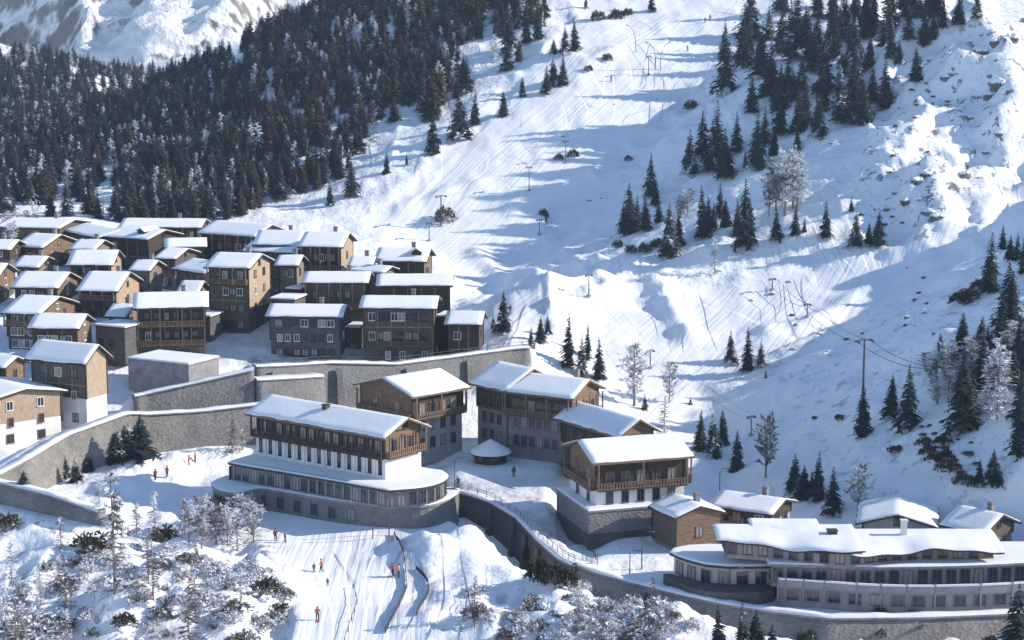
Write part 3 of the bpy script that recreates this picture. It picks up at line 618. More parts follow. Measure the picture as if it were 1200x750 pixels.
V_('chalet with rosy brown gable standing left of the broad tan gable', (69,338), (11,337), (103,327), 346, rise=2.8, up='timber_dark', gable='timber', low='stone_dark', split=.35, storeys=2, nf=4, ng=1, wstyle='pale')
V_('chalet with grey shaded roof and open timber gable balcony near the forest foot', (50,291), (15,289), (90,283), 385, W=13, rise=2.8, up='timber_dark', gable='timber', low='stone_dark', split=.4, storeys=3, nf=3, ng=2, balc=(('right',1),), posts=3)
V_('chalet with dark gable at the left picture edge below the grey roofed one', (-3,327), (-60,326), (30,318), 352, rise=2.8, up='timber_dark', gable='timber', low='stone_dark', storeys=2, nf=3, ng=1)
V_('small snow roofed house at the left picture edge beside the frosted trees', (13,293), (-45,292), (20,288), 380, W=9, rise=1.8, up='timber_dark', low='stone_dark', storeys=2, nf=3, ng=1)
# back row
V_('long low house with broad flat snow roof at the back of the village, left end', (70,268), (19,262), (111,263), 408, W=15, rise=1.6, up='timber_dark', storeys=2, nf=4, ng=1, yaw=-14)
V_('house with bright tilted snow roof wedged between the two long back row houses', (114,279), (72,270), (132,269), 398, W=11, rise=1.6, up='timber_dark', storeys=2, nf=3, ng=1)
V_('house with wide snow roof and dark dormer in the back of the village', (173,281), (118,277), (204,270), 393, dormers=(2.5,), W=12, rise=1.9, up='timber_dark', storeys=2, nf=4, ng=1)
V_('longest back row house with thin snow roof against the dark forest', (236,267), (135,268), (249,260), 412, W=11, rise=1.7, up='timber_dark', low='stone_dark', storeys=2, nf=6, ng=1, chim=1, yaw=-3)
V_('low house with chimney whose white roof touches the longest back row house', (243,289), (192,290), (252,282), 386, W=10, rise=1.5, up='timber_dark', storeys=2, nf=3, ng=1, chim=1)
V_('small hipped looking cottage with thick snow between taller village houses', (206,304), (179,303), (243,301), 372, W=12, rise=1.9, up='timber_dark', storeys=2, nf=2, ng=1)
V_('grey walled house with skewed snow roof hidden behind the tall stone chalet', (239,321), (200,315), None, 356, W=10, rise=2.0, up='timber_grey', low='plaster_grey', storeys=2, nf=2, ng=1)
V_('tall stone chalet with orange plank gable and pale pillared ground floor', (293,315), (238,313), (331,312), 337, W=12, rise=2.5, up='timber_grey', gable='timber_pale', low='stone_dark', split=.36, storeys=4, nf=4, ng=2, wstyle='dark', winh=1.2)
V_('timber house with wide white roof and tan gable at the back beside the piste', (299,278), (230,273), (330,271), 388, W=12, rise=2.6, up='timber_dark', gable='timber', low='stone_dark', storeys=2, nf=5, ng=1, balc=(('front',1),), posts=5)
V_('low annex with thick snow roof joined before the big orange gabled house', (346,297), (283,294), None, 368, W=9, rise=1.7, up='timber_dark', storeys=2, nf=4, ng=0)
V_('big house with bright orange plank gable at the piste edge', (402,290), (348,289), (433,283), 362, W=12, rise=2.8, up='timber_grey', gable='timber_pale', low='stone_dark', split=.3, storeys=3, nf=5, ng=1, gable_win=False, chim=1)
V_('snow roofed wing attached to the left of the big orange gabled house', (352,288), (318,283), None, 371, W=10, rise=2.9, up='timber_dark', low='stone_dark', storeys=3, nf=3, ng=0, yaw=-8)
V_('chalet with chimney and snowy dormer at the upper right corner of the village', (500,307), (437,306), (518,299), 358, dormers=(2.8,), W=11, rise=2.4, up='timber_dark', gable='timber', low='stone_dark', storeys=2, nf=5, ng=1, chim=1)
V_('shed with narrow snow roof at the foot of the big orange gable', (451,320), (405,317), None, 352, W=6, rise=.9, up='timber_dark', low='stone_dark', storeys=1, nf=3, ng=0, gable_win=False)
V_('stone house with one lit window square in the middle of the second row', (432,332), (352,332), (438,328), 342, W=10, rise=1.7, up='stone_dark', low='stone_dark', storeys=2, nf=6, ng=1, yaw=-2, gable_win=False)
V_('dark timber house with thick roof snow right of the stone second row house', (531,335), (440,335), (536,331), 342, W=10, rise=1.8, up='timber_dark', low='stone_dark', storeys=2, nf=7, ng=1, yaw=1, gable_win=False, chim=1)
V_('dark stone house with broad low roof at the left end of the road front row', (402,372), (310,371), (420,366), 327, W=10, rise=1.8, up='stone_dark', low='stone_dark', storeys=3, nf=7, ng=1, yaw=-4, gable_win=False, winh=1.1)
V_('timber framed house with three rows of windows in the middle of the road front row', (512,362), (420,361), (522,356), 326, W=10, rise=1.8, up='timber_grey', low='stone_dark', split=.3, storeys=3, nf=8, ng=1, yaw=-3, gable_win=False, balc=(('front',1),), posts=6, rail='timber_grey', chim=1)
V_('small dark cottage with white porch posts ending the road front row', (565,381), (520,380), (580,372), 327, W=9, rise=2.0, up='timber_dark', low='stone_dark', storeys=2, nf=3, ng=1, wstyle='pale', yaw=-6)

V_('narrow weathered cottage squeezed behind the broad tan gable', (232,345), (206,344), None, 350, W=8, rise=2.2, up='timber_weathered', low='stone_beige', storeys=2, nf=2, ng=1, yaw=-10)
V_('weathered hut with low snow roof under the round tan gable', (176,318), (150,317), (186,314), 360, W=8, rise=1.8, up='timber_weathered', low='stone_beige', storeys=2, nf=2, ng=1, yaw=-14)
V_('beige cottage between the long balconied chalet and the steep roofed one', (148,372), (122,371), None, 330, W=8, rise=2.0, up='timber_weathered', low='stone_beige', storeys=2, nf=2, ng=1, yaw=-12)
V_('weathered house filling the corner above the second row stone house', (350,312), (322,311), None, 352, W=8, rise=1.8, up='timber_weathered', low='stone_beige', storeys=3, nf=2, ng=1, yaw=-8)
V_('beige house with little snow roof beside the shed of the big orange gable', (437,313), (408,312), None, 356, W=8, rise=1.6, up='timber_weathered', low='stone_beige', storeys=2, nf=2, ng=1, yaw=-5)
V_('low beige house joining the grey roofed chalet to the rosy gabled one', (46,314), (14,313), (60,309), 366, W=9, rise=2.0, up='timber_weathered', low='stone_beige', storeys=2, nf=3, ng=1, yaw=-12)
V_('plain weathered house between the tilted roof and the dormer house of the back rows', (112,293), (80,292), (122,288), 384, W=9, rise=1.8, up='timber_weathered', low='stone_beige', storeys=2, nf=3, ng=1, yaw=-14)
# retaining bits and outbuildings between the rows
def block(label, C, A, D, h, W, mat, name, cat, snow=.25, dz=0.0):
    c = at_y(*C, D); a = at_z(*A, c[2]); X = c-a if c[0] > a[0] else a-c; L = math.hypot(X[0], X[1]); yw = math.atan2(X[1], X[0]); left = a if c[0] > a[0] else c; o = left[:2] + X[:2]/2 + np.array([-math.sin(yw), math.cos(yw)])*W/2
    t = thing(name, label, cat, (o[0], o[1], c[2]-h), yw); MB().box(-L/2, L/2, -W/2, W/2, -1.2, h).build('wall', mat, t); r_ = MB().box(-L/2-.25, L/2+.25, -W/2-.25, W/2+.25, h+.001, h+.16).build('roof', 'timber_dark', t)
    b_ = .1; MB().prism([(-W/2-.2, h+.162), (W/2+.2, h+.162), (W/2+.1, h+.16+snow), (-W/2-.1, h+.16+snow)], lambda p: (-L/2-.2, p[0], p[1]), lambda p: (L/2+.2, p[0], p[1])).build('snow_cover', 'roof_snow', r_)
    for i in range(int(L/2.2)): window(t, -L/2+1.1+2.2*i, -W/2, h*.35, 0, .8, min(1.2, h*.4), 'dark')
    return t
block('dark stone shed added to fill the deeply shaded gap left of the balconied chalet', (146,385), (112,382), 318, 5.0, 6, 'stone_dark', 'shed', 'shed')  # added block that darkens a gap lying in deep shade
block('low dark shed roofed with snow above the rosy gabled chalet', (104,352), (84,352), 352, 4, 5, 'timber_dark', 'shed', 'shed')
block('narrow stone outbuilding between the balconied chalet and the tall stone chalet', (246,372), (226,371), 334, 4.5, 5, 'stone_dark', 'shed', 'shed')
block('flat shed between the tall stone chalet and the front row', (345,352), (318,351), 336, 4.5, 6, 'stone_dark', 'shed', 'shed')
block('dark shed under the second row stone house', (352,340), (336,339), 346, 4.5, 6, 'timber_dark', 'shed', 'shed')
block('small shed squeezed between both long front row houses', (421,385), (406,384.5), 334, 6.0, 5, 'stone_dark', 'shed', 'shed')
block('dark shed closing the gap beside the porch cottage', (523,372), (512,371.5), 333, 6.5, 5, 'timber_dark', 'shed', 'shed')
block('low garage with snowy top at the corner of the white based house', (28,470), (-8,466), 296, 3.4, 6, 'stone_dark', 'garage', 'garage')

def wall_arch(key, frac, w, h, label_mat='timber_dark'):
    t = WALLS[key]['top']; s = np.r_[0, np.cumsum(np.hypot(np.diff(t[:,0]), np.diff(t[:,1])))]; q = s[-1]*frac; x, y = np.interp(q, s, t[:,0]), np.interp(q, s, t[:,1]); i = min(len(t)-2, int(np.searchsorted(s, q))-1); dx, dy = t[i+1][0]-t[i][0], t[i+1][1]-t[i][1]; l = math.hypot(dx, dy)
    nx, ny = dy/l, -dx/l; par = [o for o in bpy.data.objects if o.get('label', '').startswith('long curving stone')][0]; g = gz(x+nx*1.6, y+ny*1.6)
    m_ = MB(); arch = [(-w/2, -.4), (w/2, -.4), (w/2, h*.6)] + [(w/2*math.cos(a), h*.6+w/2*math.sin(a)) for a in np.linspace(.3, math.pi-.3, 6)] + [(-w/2, h*.6)]
    m_.prism(arch, lambda p: (p[0], 0, p[1]), lambda p: (p[0], 1.0, p[1])); o = m_.build('dark_arch', label_mat, par, loc=(x+nx*.75-par.location.x, y+ny*.75-par.location.y, g-par.location.z)); o.rotation_euler.z = math.atan2(dy, dx)  # solid dark slab paints the shade inside an arched opening
wall_arch('road', .62, 1.8, 2.6, 'cable_black'); wall_arch('road', .45, 1.4, 2.3, 'timber_dark')
# ------------------------------------------------------------------ larger houses on the valley floor
def to_local(pts, o, yw):
    c, s = math.cos(-yw), math.sin(-yw); return [((p[0]-o[0])*c-(p[1]-o[1])*s, (p[0]-o[0])*s+(p[1]-o[1])*c) for p in pts]
def chaikin(pts, n=2, closed=True):
    for _ in range(n):
        q = []; m = len(pts)
        for i in range(m if closed else m-1):
            a, b = pts[i], pts[(i+1) % m]; q += [(a[0]*.75+b[0]*.25, a[1]*.75+b[1]*.25), (a[0]*.25+b[0]*.75, a[1]*.25+b[1]*.75)]
        pts = q if closed else [pts[0]]+q+[pts[-1]]
    return pts
def inset(pts, d):
    out = []; n = len(pts)
    for i in range(n):
        a, b, c = Vector(pts[i-1]), Vector(pts[i]), Vector(pts[(i+1) % n]); e1 = (b-a); e2 = (c-b)
        if e1.length < 1e-6 or e2.length < 1e-6: out.append(tuple(b)); continue
        n1 = Vector((-e1.y, e1.x)).normalized(); n2 = Vector((-e2.y, e2.x)).normalized(); m = (n1+n2)
        m = m/max(.3, m.length_squared/2)/1.0 if m.length > 1e-6 else n1
        out.append(tuple(b + m*d/1.0*.5*2/ max(1, 1)))
    return out
def ccw(p):
    a = sum(p[i-1][0]*p[i][1]-p[i][0]*p[i-1][1] for i in range(len(p))); return p if a > 0 else p[::-1]
def snow_sheet(name, poly, z, parent, h=.3, mat='roof_snow'):
    n = len(poly); a = inset(poly, .04); b = inset(poly, .22); c = inset(poly, .7)
    m = MB(); m.v = [(*p, z+.012) for p in a] + [(*p, z+h*.75) for p in b] + [(*p, z+h) for p in c]
    for r in range(2):
        for i in range(n): j = (i+1) % n; m.f.append((r*n+i, r*n+j, (r+1)*n+j, (r+1)*n+i)); m.mi.append(0)
    m.f.append(tuple(range(2*n, 3*n))); m.mi.append(0)
    return m.build(name, mat, parent, smooth=False)
def poly_windows(parent, poly, z, w, h, gap, style='metal', keep=lambda x, y: True, out=.0, curtain=None):
    n = len(poly); acc = gap*.6
    for i in range(n):
        a, b = Vector(poly[i]), Vector(poly[(i+1) % n]); e = b-a; l = e.length
        if l < 1e-6: continue
        d = e/l; rz = math.atan2(d.y, d.x)
        while acc <= l:
            p = a + d*acc; acc += gap
            if keep(p.x, p.y): q = p + Vector((d.y, -d.x))*out; window(parent, q.x, q.y, z, rz, w, h, style, curtain)
        acc -= l
# ---- the big hotel with stepped podium
o, yw, Lr, Wr, zE = frame_from((451,512), (287,483), (507,498), 257.6)
zb = 0.25; hz = zE-zb
HT = thing('hotel', 'large hotel with white middle floor, timber balcony floor and rounded two step podium', 'hotel', (o[0], o[1], zb), yw)
L, W = Lr-2.0, Wr-2.4
lp = lambda pix, z: to_local([at_z(u, v, z+zb)[:2] for u, v in pix], o, yw)
z1, z2, z3, z4 = 3.3, 6.0, 9.3, hz+.25
def clip_back(pts, yb): return pts + [(pts[-1][0], yb), (pts[0][0], yb)]
p1 = ccw(chaikin([(-L/2-2, W/2+2)] + lp([(246,561),(249,573),(277,579),(300,572),(316,573),(398,588),(452,592),(500,594),(533,583),(541,572)], z1) + [(L/2+4, W/2+3)], 2))
p2 = ccw(chaikin([(-L/2-1.6, W/2+1.4)] + lp([(266,541),(268,543),(360,558),(452,574.5),(456,575),(505,571),(529,560),(520,551)], z2) + [(L/2+1, W/2+1.5)], 2))
w1, w2 = inset(p1, .25), inset(p2, .45)
MB().slab(w1, -1.6, z1-.3).build('podium_wall', 'stone_grey', HT)
r1 = MB().slab(p1, z1-.299, z1).build('terrace', 'concrete', HT); snow_sheet('terrace_snow', p1, z1, r1, .16)
MB().slab(w2, z1-.05, z2-.3).build('podium_wall', 'plaster_grey', HT)
r2 = MB().slab(p2, z2-.299, z2).build('terrace', 'dark_trim', HT); snow_sheet('terrace_snow', p2, z2, r2, .2)
fr = lambda x, y: y < -W/2-.4 or x > L/2+1
poly_windows(HT, w2, z1+.35, 1.0, 1.75, 1.55, 'metal', fr)
poly_windows(HT, w1, .7, 1.1, 1.5, 3.1, 'metal', lambda x, y: y < -W/2 and -L/2 < x < L/2-3)
for xx in (-9.8, -7.2): door(HT, *[q for q in (xx, min(p[1] for p in w1 if abs(p[0]-xx) < 3), 0.1)], 0, 1.8, 2.2)
MB().box(-L/2, L/2, -W/2, W/2, z2-.1, z3).build('white_wall', 'plaster', HT)
n = 13
for i in range(n):
    x = -L/2 + L*(i+.5)/n; window(HT, x, -W/2, z2+.85, 0, .42, 1.9, 'dark', False)
    if i: MB().box(x-L/n/2-.14, x-L/n/2+.14, -W/2-.16, -W/2-.001, z2+.3, z3-.05).build('pilaster', 'plaster', HT)
k = 1.9/(W/2+.1)
body(HT, L-.6, W-.4, z3, z3, z4, 1.6, 'timber', 'timber_dark', gable='timber')
rf = gable_roof(HT, L, W, z4, 1.6, 1.2, 1.0, cover=.18, seed=77, fascia='timber')
chimney(rf, -1.0, -1.2, z4+1.1, .7, .8, 'dark_trim')
row(HT, L-.6, W-.4, 'front', z3+.5, 15, 1.0, 1.7, 'wood', out=.07, margin=.4); row(HT, L-.6, W-.4, 'right', z3+.5, 3, 1.2, 1.7, 'wood', out=.12); row(HT, L-.6, W-.4, 'right', z4-.1, 2, .9, 1.0, 'dark', out=.12, margin=2.2)
balcony(HT, L, W, 'front', z3, 1.05, rail='timber_dark', posts=12, top=z4-z3-.55); balcony(HT, L, W, 'right', z3, .95, rail='timber', posts=4, top=z4-z3-.4)
# ---- hotel with side gable to the left (chalet B)
def big(label, C, A, G, D, W=None, rise=2.0, zg=2.0, lowmat='plaster_grey', split=.55, nf=6, bal=True, og=1.0, oh=1.1, front_rail='timber', low_rows=1, name='chalet', **kw):
    o, yw, Lr, Wr, zE = frame_from(C, A, G, D, W); L, Wd = Lr-2*og, Wr-2*oh; rise *= .8
    t = thing(name, label, 'house', (o[0], o[1], zg), yw); zl = zE-zg; ze = zl + oh*rise/(Wd/2); zs = zl*split
    CH_LOG.append((label[:34], round(L,1), round(Wd,1), round(math.degrees(yw)), round(zl,1), round(o[1])))
    body(t, L, Wd, -2, zs, ze, rise, lowmat, 'timber_dark', gable='timber')
    rf = gable_roof(t, L, Wd, ze, rise, oh, og, cover=.18, seed=len(CH_LOG)+40, fascia='timber')
    for sd, n in (('front', nf), ('right', max(2, nf//2)), ('left', max(2, nf//2))):
        row(t, L, Wd, sd, zs+.4, n, 1.1, min(1.8, zl-zs-.9), 'wood', out=.12 if sd != 'front' else .07)
        for q in range(low_rows): row(t, L, Wd, sd, zs*(q+.25)/low_rows, n, .9, min(1.7, zs/low_rows*.55), 'metal')
        if bal: balcony(t, L, Wd, sd, zs-.05, 1.0, rail=front_rail, posts=max(3, n//2+1), top=zl-zs-.25, out=.07)
    return t, rf, L, Wd, zl, ze, zs
t, rf, L, Wd, zl, ze, zs = big('dark timber chalet with diamond shaped snow roof below the terrace wall', (483,466), (552,454), (415,450), 290, zg=2.6, rise=2.2, split=.6, nf=4, low_rows=2, lowmat='plaster_grey')
t, rf, L, Wd, zl, ze, zs = big('wide chalet with pale grey lower storeys and timber top floor behind the round kiosk', (672,468), (585,458), (724,456), 287, zg=3.0, rise=2.2, split=.62, nf=7, low_rows=2, lowmat='stone_grey')
chimney(rf, L*.3, Wd*.2, ze+1.4)
t, rf, L, Wd, zl, ze, zs = big('left wing with peaked snow roof joined to the wide grey and timber chalet', (592,459), (549,449), None, 293, W=12, zg=3.0, rise=3.0, split=.6, nf=3, low_rows=2, lowmat='stone_grey', bal=False)
t, rf, L, Wd, zl, ze, zs = big('stone chalet with soft arched snow roof behind the plinth chalet', (725,513), (648,490), (764,502), 274, zg=2.0, rise=2.1, split=.5, nf=5, lowmat='stone_dark', bal=False)
# ---- chalet on a white plinth (E)
t, rf, L, Wd, zl, ze, zs = big('timber balcony chalet standing on a pale block plinth above the ramp', (694,544), (814,535), (647,522), 251, zg=0.1, rise=2.0, split=.64, nf=5, lowmat='plaster', low_rows=1)
for c in [q for q in t.children if q.name.split('.')[0] == 'window' and q.location.z < zs*.6]: c.location.z = 4.6
pl = [(-L/2-1.6, -Wd/2-1.5), (L*.12, -Wd/2-1.5), (L*.12, -Wd/2+1), (L*.12, Wd/2+.4), (-L/2-1.6, Wd/2+1.5)]
MB().slab(pl, -2.5, 3.9).build('plinth', 'stone_grey', t); q = MB().slab(inset(pl, -.15), 3.901, 4.15).build('plinth_coping', 'concrete', t); snow_sheet('coping_snow', inset(pl, -.15), 4.15, q, .25)
MB().slab(inset(pl, -.06), -2.4, .9).build('plinth_base', 'stone_dark', t)
# ---- barn and the low houses behind the curved hotel
chalet('small brown timber barn with snow roof beside the plinth chalet', (790,608), (759,593), (858,605), 244, W=8, rise=1.7, low='stone_grey', up='timber_grey', gable='timber', split=.1, storeys=1, front_beams=False, nf=0, ng=1, name='barn', base=.1, wstyle='dark', cover=.3, oh=.6, og=.5)
chalet('low house with humped snow roof and dark windows behind the barn', (906,604), (828,593), (950,604), 250, W=9, rise=1.5, low='plaster_grey', up='timber_dark', split=.5, storeys=1, nf=4, ng=2, name='house', base=1.2, og=.8)
def plan_at(u, v, D, yaw, L, W): c = at_y(u, v, D); return (c[:2], R(yaw), L, W, c[2])
chalet('grey gabled house facing outward behind the curved hotel roof', None, None, None, 0, plan=plan_at(1052,604,252,78,11,11), rise=1.9, low='plaster_grey', up='plaster_grey', split=.5, storeys=1, nf=3, ng=2, name='house', base=1.6)
chalet('stone gabled house at the right end behind the curved hotel', (1154,627), (1100,615), (1197,619), 241, W=9, rise=2.3, low='stone_grey', up='stone_grey', gable='timber_grey', split=.5, storeys=2, nf=3, ng=2, name='house', base=1.0)
# ---- curved hotel
CH0 = at_z(1000, 690, 0); o = CH0[:2]; CV = thing('curved_hotel', 'long curved hotel with wavy snow roof and stepped balcony floors', 'hotel', (o[0], o[1], 0.05), 0)
lp = lambda pix, z: to_local([at_z(u, v, z+.05)[:2] for u, v in pix], o, 0)
def back(front, dy): return ccw(front + [(front[-1][0], max(p[1] for p in front)+dy), (front[0][0], max(p[1] for p in front)+dy)])
fa = chaikin(lp([(912,680),(960,683),(1010,687),(1070,689),(1140,688),(1215,684),(1300,678)], 2.7), 2, False); pa = back(fa, 6)
MB().slab(inset(pa, .25), -1.5, 1.75).build('basement_wall', 'plaster_grey', CV); MB().slab(pa, 1.751, 1.95).build('balcony_floor', 'concrete', CV)
poly_windows(CV, inset(pa, .25), .35, 1.4, 1.2, 2.5, 'metal', lambda x, y: y < 2, curtain=None)
# parapet panels between posts, each with its snow
nsp = 12
for i in range(nsp):
    a_ = fa[int(i*(len(fa)-1)/nsp)]; b_ = fa[int((i+1)*(len(fa)-1)/nsp)]; d = Vector((b_[0]-a_[0], b_[1]-a_[1])); rz = math.atan2(d.y, d.x); l = d.length
    e = MB().box(.12, l-.12, .0, .14, 0, .85).build('parapet_panel', 'plaster_grey', CV, loc=(a_[0], a_[1], 1.95)); e.rotation_euler.z = rz
    MB().box(.08, l-.08, -.04, .2, .85, 1.06).build('panel_snow', 'roof_snow', e)
    p = MB().box(-.1, .1, -.06, .2, -2, 1.15).build('post', 'concrete', CV, loc=(a_[0], a_[1], 1.96)); p.rotation_euler.z = rz
fb = chaikin(lp([(900,661),(960,663),(1010,665),(1070,664.5),(1140,663),(1215,659),(1300,654)], 4.5), 2, False); pb = back(fb, 7)
wb = inset(pb, .7)
MB().slab(wb, 1.5, 4.25).build('middle_wall', 'plaster_grey', CV); s_ = MB().slab(pb, 4.251, 4.5).build('terrace', 'concrete', CV); snow_sheet('terrace_snow', pb, 4.5, s_, .28)
poly_windows(CV, wb, 2.1, 1.15, 1.75, 1.75, 'metal', lambda x, y: y < 4)
fc = chaikin(lp([(845,634),(900,638),(960,645),(1000,648),(1040,642),(1100,640),(1150,640),(1168,639)], 6.6), 2, False); pc = back(fc, 6.5); wc = inset(pc, .8)
MB().slab(wc, 4.3, 6.1).build('upper_wall', 'plaster_grey', CV)
poly_windows(CV, wc, 4.95, 1.0, 1.35, 1.9, 'wood', lambda x, y: y < 7)
for xx in (1008, 1045, 1082):
    q = lp([(xx, 646)], 5.2)[0]; MB().box(-1.2, 1.2, -.35, .6, 4.5, 6.5).build('timber_bay', 'timber', CV, loc=(q[0], q[1]+.6, .0))
def sheet(name, X, Y, Zt, Zb, mat, parent):
    ny, nx = X.shape; top = np.stack([X, Y, Zt], -1).reshape(-1, 3); bot = np.stack([X, Y, Zb], -1).reshape(-1, 3); n = len(top); idx = np.arange(n).reshape(ny, nx)
    loop = np.r_[idx[0], idx[1:,-1], idx[-1,-2::-1], idx[-2:0:-1,0]]; nxt = np.roll(loop, -1)
    return link(name, mesh_np(name, np.r_[top, bot], np.r_[grid_faces(ny, nx), grid_faces(ny, nx)[:,::-1]+n, np.stack([loop, loop+n, nxt+n, nxt], -1)], mat, smooth=True), parent)
# gently waved roofs: thin sheets with a snow blanket each, stepped in height and depth
xs = np.array([p[0] for p in fc]); ys = np.array([p[1] for p in fc])
def wavy(x0, x1, zr, fwd, dep, ph, amp):
    nx, ny = 44, 12; sx = np.linspace(x0, x1, nx); T = np.linspace(0, 1, ny); X, TT = np.meshgrid(sx, T); yf = np.interp(X, xs, ys)-fwd; yb = yf*0 + max(ys) + dep; Y = yf + (yb-yf)*TT
    w = amp*np.sin((X-x0)*.5+ph)+.5*amp*np.sin((X-x0)*1.1+1+ph); Z0 = zr + w*(1-TT)**1.3 + .65*np.sin(np.clip(TT*1.2, 0, 1)*math.pi/2)
    ro = sheet('roof', X, Y, Z0, Z0-.18, 'timber_dark', CV); ed = np.minimum(np.minimum(X-x0, x1-X), np.minimum(Y-yf, yb-Y)); sheet('snow_cover', X, Y, Z0+.02+np.maximum(.04, (1-np.exp(-ed/.08))*(.2+.1*fbm(X/3, Y/3, 3))), Z0+.01, 'roof_snow', ro); return ro
xm = xs[0] + (xs[-1]-xs[0])*.47; sx = np.array([xs[0], xs[-1]])
ro = wavy(xs[0]-.6, xm+1.2, 6.62, .7, 5.2, .4, .22); wavy(xm-.6, xs[-1]+.8, 6.25, .9, 4.4, 2.2, .26); wavy(xs[0]+4, xm-3, 6.95, -4.0, 6.6, 1.0, .1)
chimney(ro, np.mean(sx)-3, float(np.mean(ys))+3, 7.3, .5, 1.1, 'dark_trim'); chimney(ro, np.mean(sx)+6.0, float(np.mean(ys))+4, 7.6, 1.2, .7, 'plaster')
pf = ccw(chaikin(lp([(936,631),(985,634),(1018,640),(1000,648),(955,647),(938,642)], 6.35), 1)); s_ = MB().slab(pf, 6.15, 6.349).build('porch_roof', 'timber_dark', CV); snow_sheet('snow_cover', pf, 6.35, s_, .25)
# single storey left wing
pw = ccw(chaikin(lp([(779,645),(800,655),(836,664),(900,664),(952,661),(950,650),(880,640),(815,638)], 3.3), 1)); ww = inset(pw, .6)
MB().slab(ww, -1.5, 3.0).build('wing_wall', 'plaster_cream', CV); s_ = MB().slab(pw, 3.001, 3.3).build('wing_roof', 'dark_trim', CV); snow_sheet('snow_cover', pw, 3.3, s_, .28)
poly_windows(CV, ww, .9, 1.3, 1.5, 2.3, 'metal', lambda x, y: y < 3 or x < -18)
pk = ccw(chaikin(lp([(770,668),(800,686),(835,695),(905,694),(912,684),(830,684)], .9), 1)); MB().slab(pk, -1.6, .9).build('planter_wall', 'stone_dark', CV); 
# ---- garage block, kiosk
o, yw, Lr, Wr, zE = frame_from((221,428.5), (150,421), (246,423), 304, W=8)
GB = thing('garage', 'flat roofed concrete garage block dug into the slope below the balconied chalet', 'garage', (o[0], o[1], zE), yw)
MB().box(-Lr/2, Lr/2, -Wr/2, Wr/2, -6.5, 0).build('wall', 'concrete', GB); g_ = MB().box(-Lr/2-.2, Lr/2+.2, -Wr/2-.2, Wr/2+.2, 0.001, .2).build('roof', 'concrete', GB); snow_sheet('snow_cover', [(-Lr/2-.2,-Wr/2-.2),(Lr/2+.2,-Wr/2-.2),(Lr/2+.2,Wr/2+.2),(-Lr/2-.2,Wr/2+.2)], .2, g_, .3)
c = min((at_y(575, 530, D_) for D_ in np.arange(276, 300, .25)), key=lambda q: abs(q[2]-gz(q[0], q[1])-1.5)); KG = gz(c[0], c[1]); KI = thing('kiosk', 'small round kiosk with conical snow roof on the hotel plaza', 'kiosk', (c[0], c[1], KG))
ring = lambda r, n=24: [(r*math.cos(2*math.pi*i/n), r*math.sin(2*math.pi*i/n)) for i in range(n)]
hk = c[2]-KG; MB().slab(ring(2.5), -.8, hk+.1).build('wall', 'timber_dark', KI)
m_ = MB(); rr = [(3.3, hk-.15), (3.3, hk), (0.05, hk+1.75)]; n = 24
for r_, z_ in rr: m_.v += [(x, y, z_) for x, y in ring(r_)]
for j in range(2):
    for i in range(n): i2 = (i+1) % n; m_.f.append((j*n+i, j*n+i2, (j+1)*n+i2, (j+1)*n+i)); m_.mi.append(0)
m_.f.append(tuple(range(n-1, -1, -1))); m_.mi.append(0)
kr = m_.build('roof', 'timber_dark', KI); m_ = MB()
for r_, z_ in [(3.26, hk+.03), (3.1, hk+.38), (1.6, hk+1.25), (.12, hk+2.1)]: m_.v += [(x, y, z_) for x, y in ring(r_)]
for j in range(3):
    for i in range(n): i2 = (i+1) % n; m_.f.append((j*n+i, j*n+i2, (j+1)*n+i2, (j+1)*n+i)); m_.mi.append(0)
m_.f.append(tuple(range(3*n, 4*n))); m_.mi.append(0); m_.build('snow_cover', 'roof_snow', kr, smooth=True)
poly_windows(KI, ring(2.5), .9, .8, 1.0, 2.2, 'wood', lambda x, y: y < 0)
# ------------------------------------------------------------------ trees
def conifer_mesh(seed, tiers=24, spread=.19, fill=1.0, gap=.06, name='crown', blunt=.86):
    r = random.Random(seed); V = []; F = []      # unit height 1
    def tri(a, b, c):
        n = len(V); V.extend((tuple(a), tuple(b), tuple(c))); F.append((n, n+1, n+2))
    bend = Vector((r.uniform(-.02,.02), r.uniform(-.02,.02), 0)); lop = [r.uniform(.8,1.2) for _ in range(5)]
    for t in range(tiers):
        f = (t+.5)/tiers; z = gap + (1-gap)*(f**.92); rad = spread*(1-f)**blunt*r.uniform(.82,1.12)+.008
        nb = max(4, int(12*(1-f*.55)*fill))
        for k in range(nb):
            if r.random() < .10: continue
            a = 2*math.pi*(k + r.random())/nb + t*1.7; L = rad*r.uniform(.55,1.15)*lop[int((a % 6.283)/6.2832*4.99)]
            d = Vector((math.cos(a), math.sin(a), 0)); s = Vector((-d.y, d.x, 0)); z0 = z + r.uniform(-.012,.012)
            root = Vector((0,0,z0+.012)) + bend*z0; drop = .30+.25*r.random(); tip = root + d*L + Vector((0,0,-L*drop))
            mid = root + d*L*.55 + Vector((0,0,-L*drop*.35)); w = L*.30+.006
            lift = Vector((0,0,.018*r.random()))
            tri(root, mid+s*w+lift*-1, tip); tri(root, tip, mid-s*w-lift)
            for q in range(3):                     # hanging side sprays
                p = root + (tip-root)*r.uniform(.3,.95); sd = s*(1 if q % 2 else -1)*r.uniform(.6,1.2); e = p + sd*w*.9 + d*w*.5 + Vector((0,0,-w*r.uniform(.3,.9)))
                tri(p + Vector((0,0,.006)), e, p + d*w*.35 + Vector((0,0,-w*.55)))
    tri((bend.x-.006,bend.y,.97),(bend.x+.006,bend.y,.97),(bend.x,bend.y,1.03)); tri((bend.x,bend.y-.006,.97),(bend.x,bend.y+.006,.97),(bend.x,bend.y,1.03))
    me = mesh_np(name, np.array(V), np.array(F), 'needles'); return me
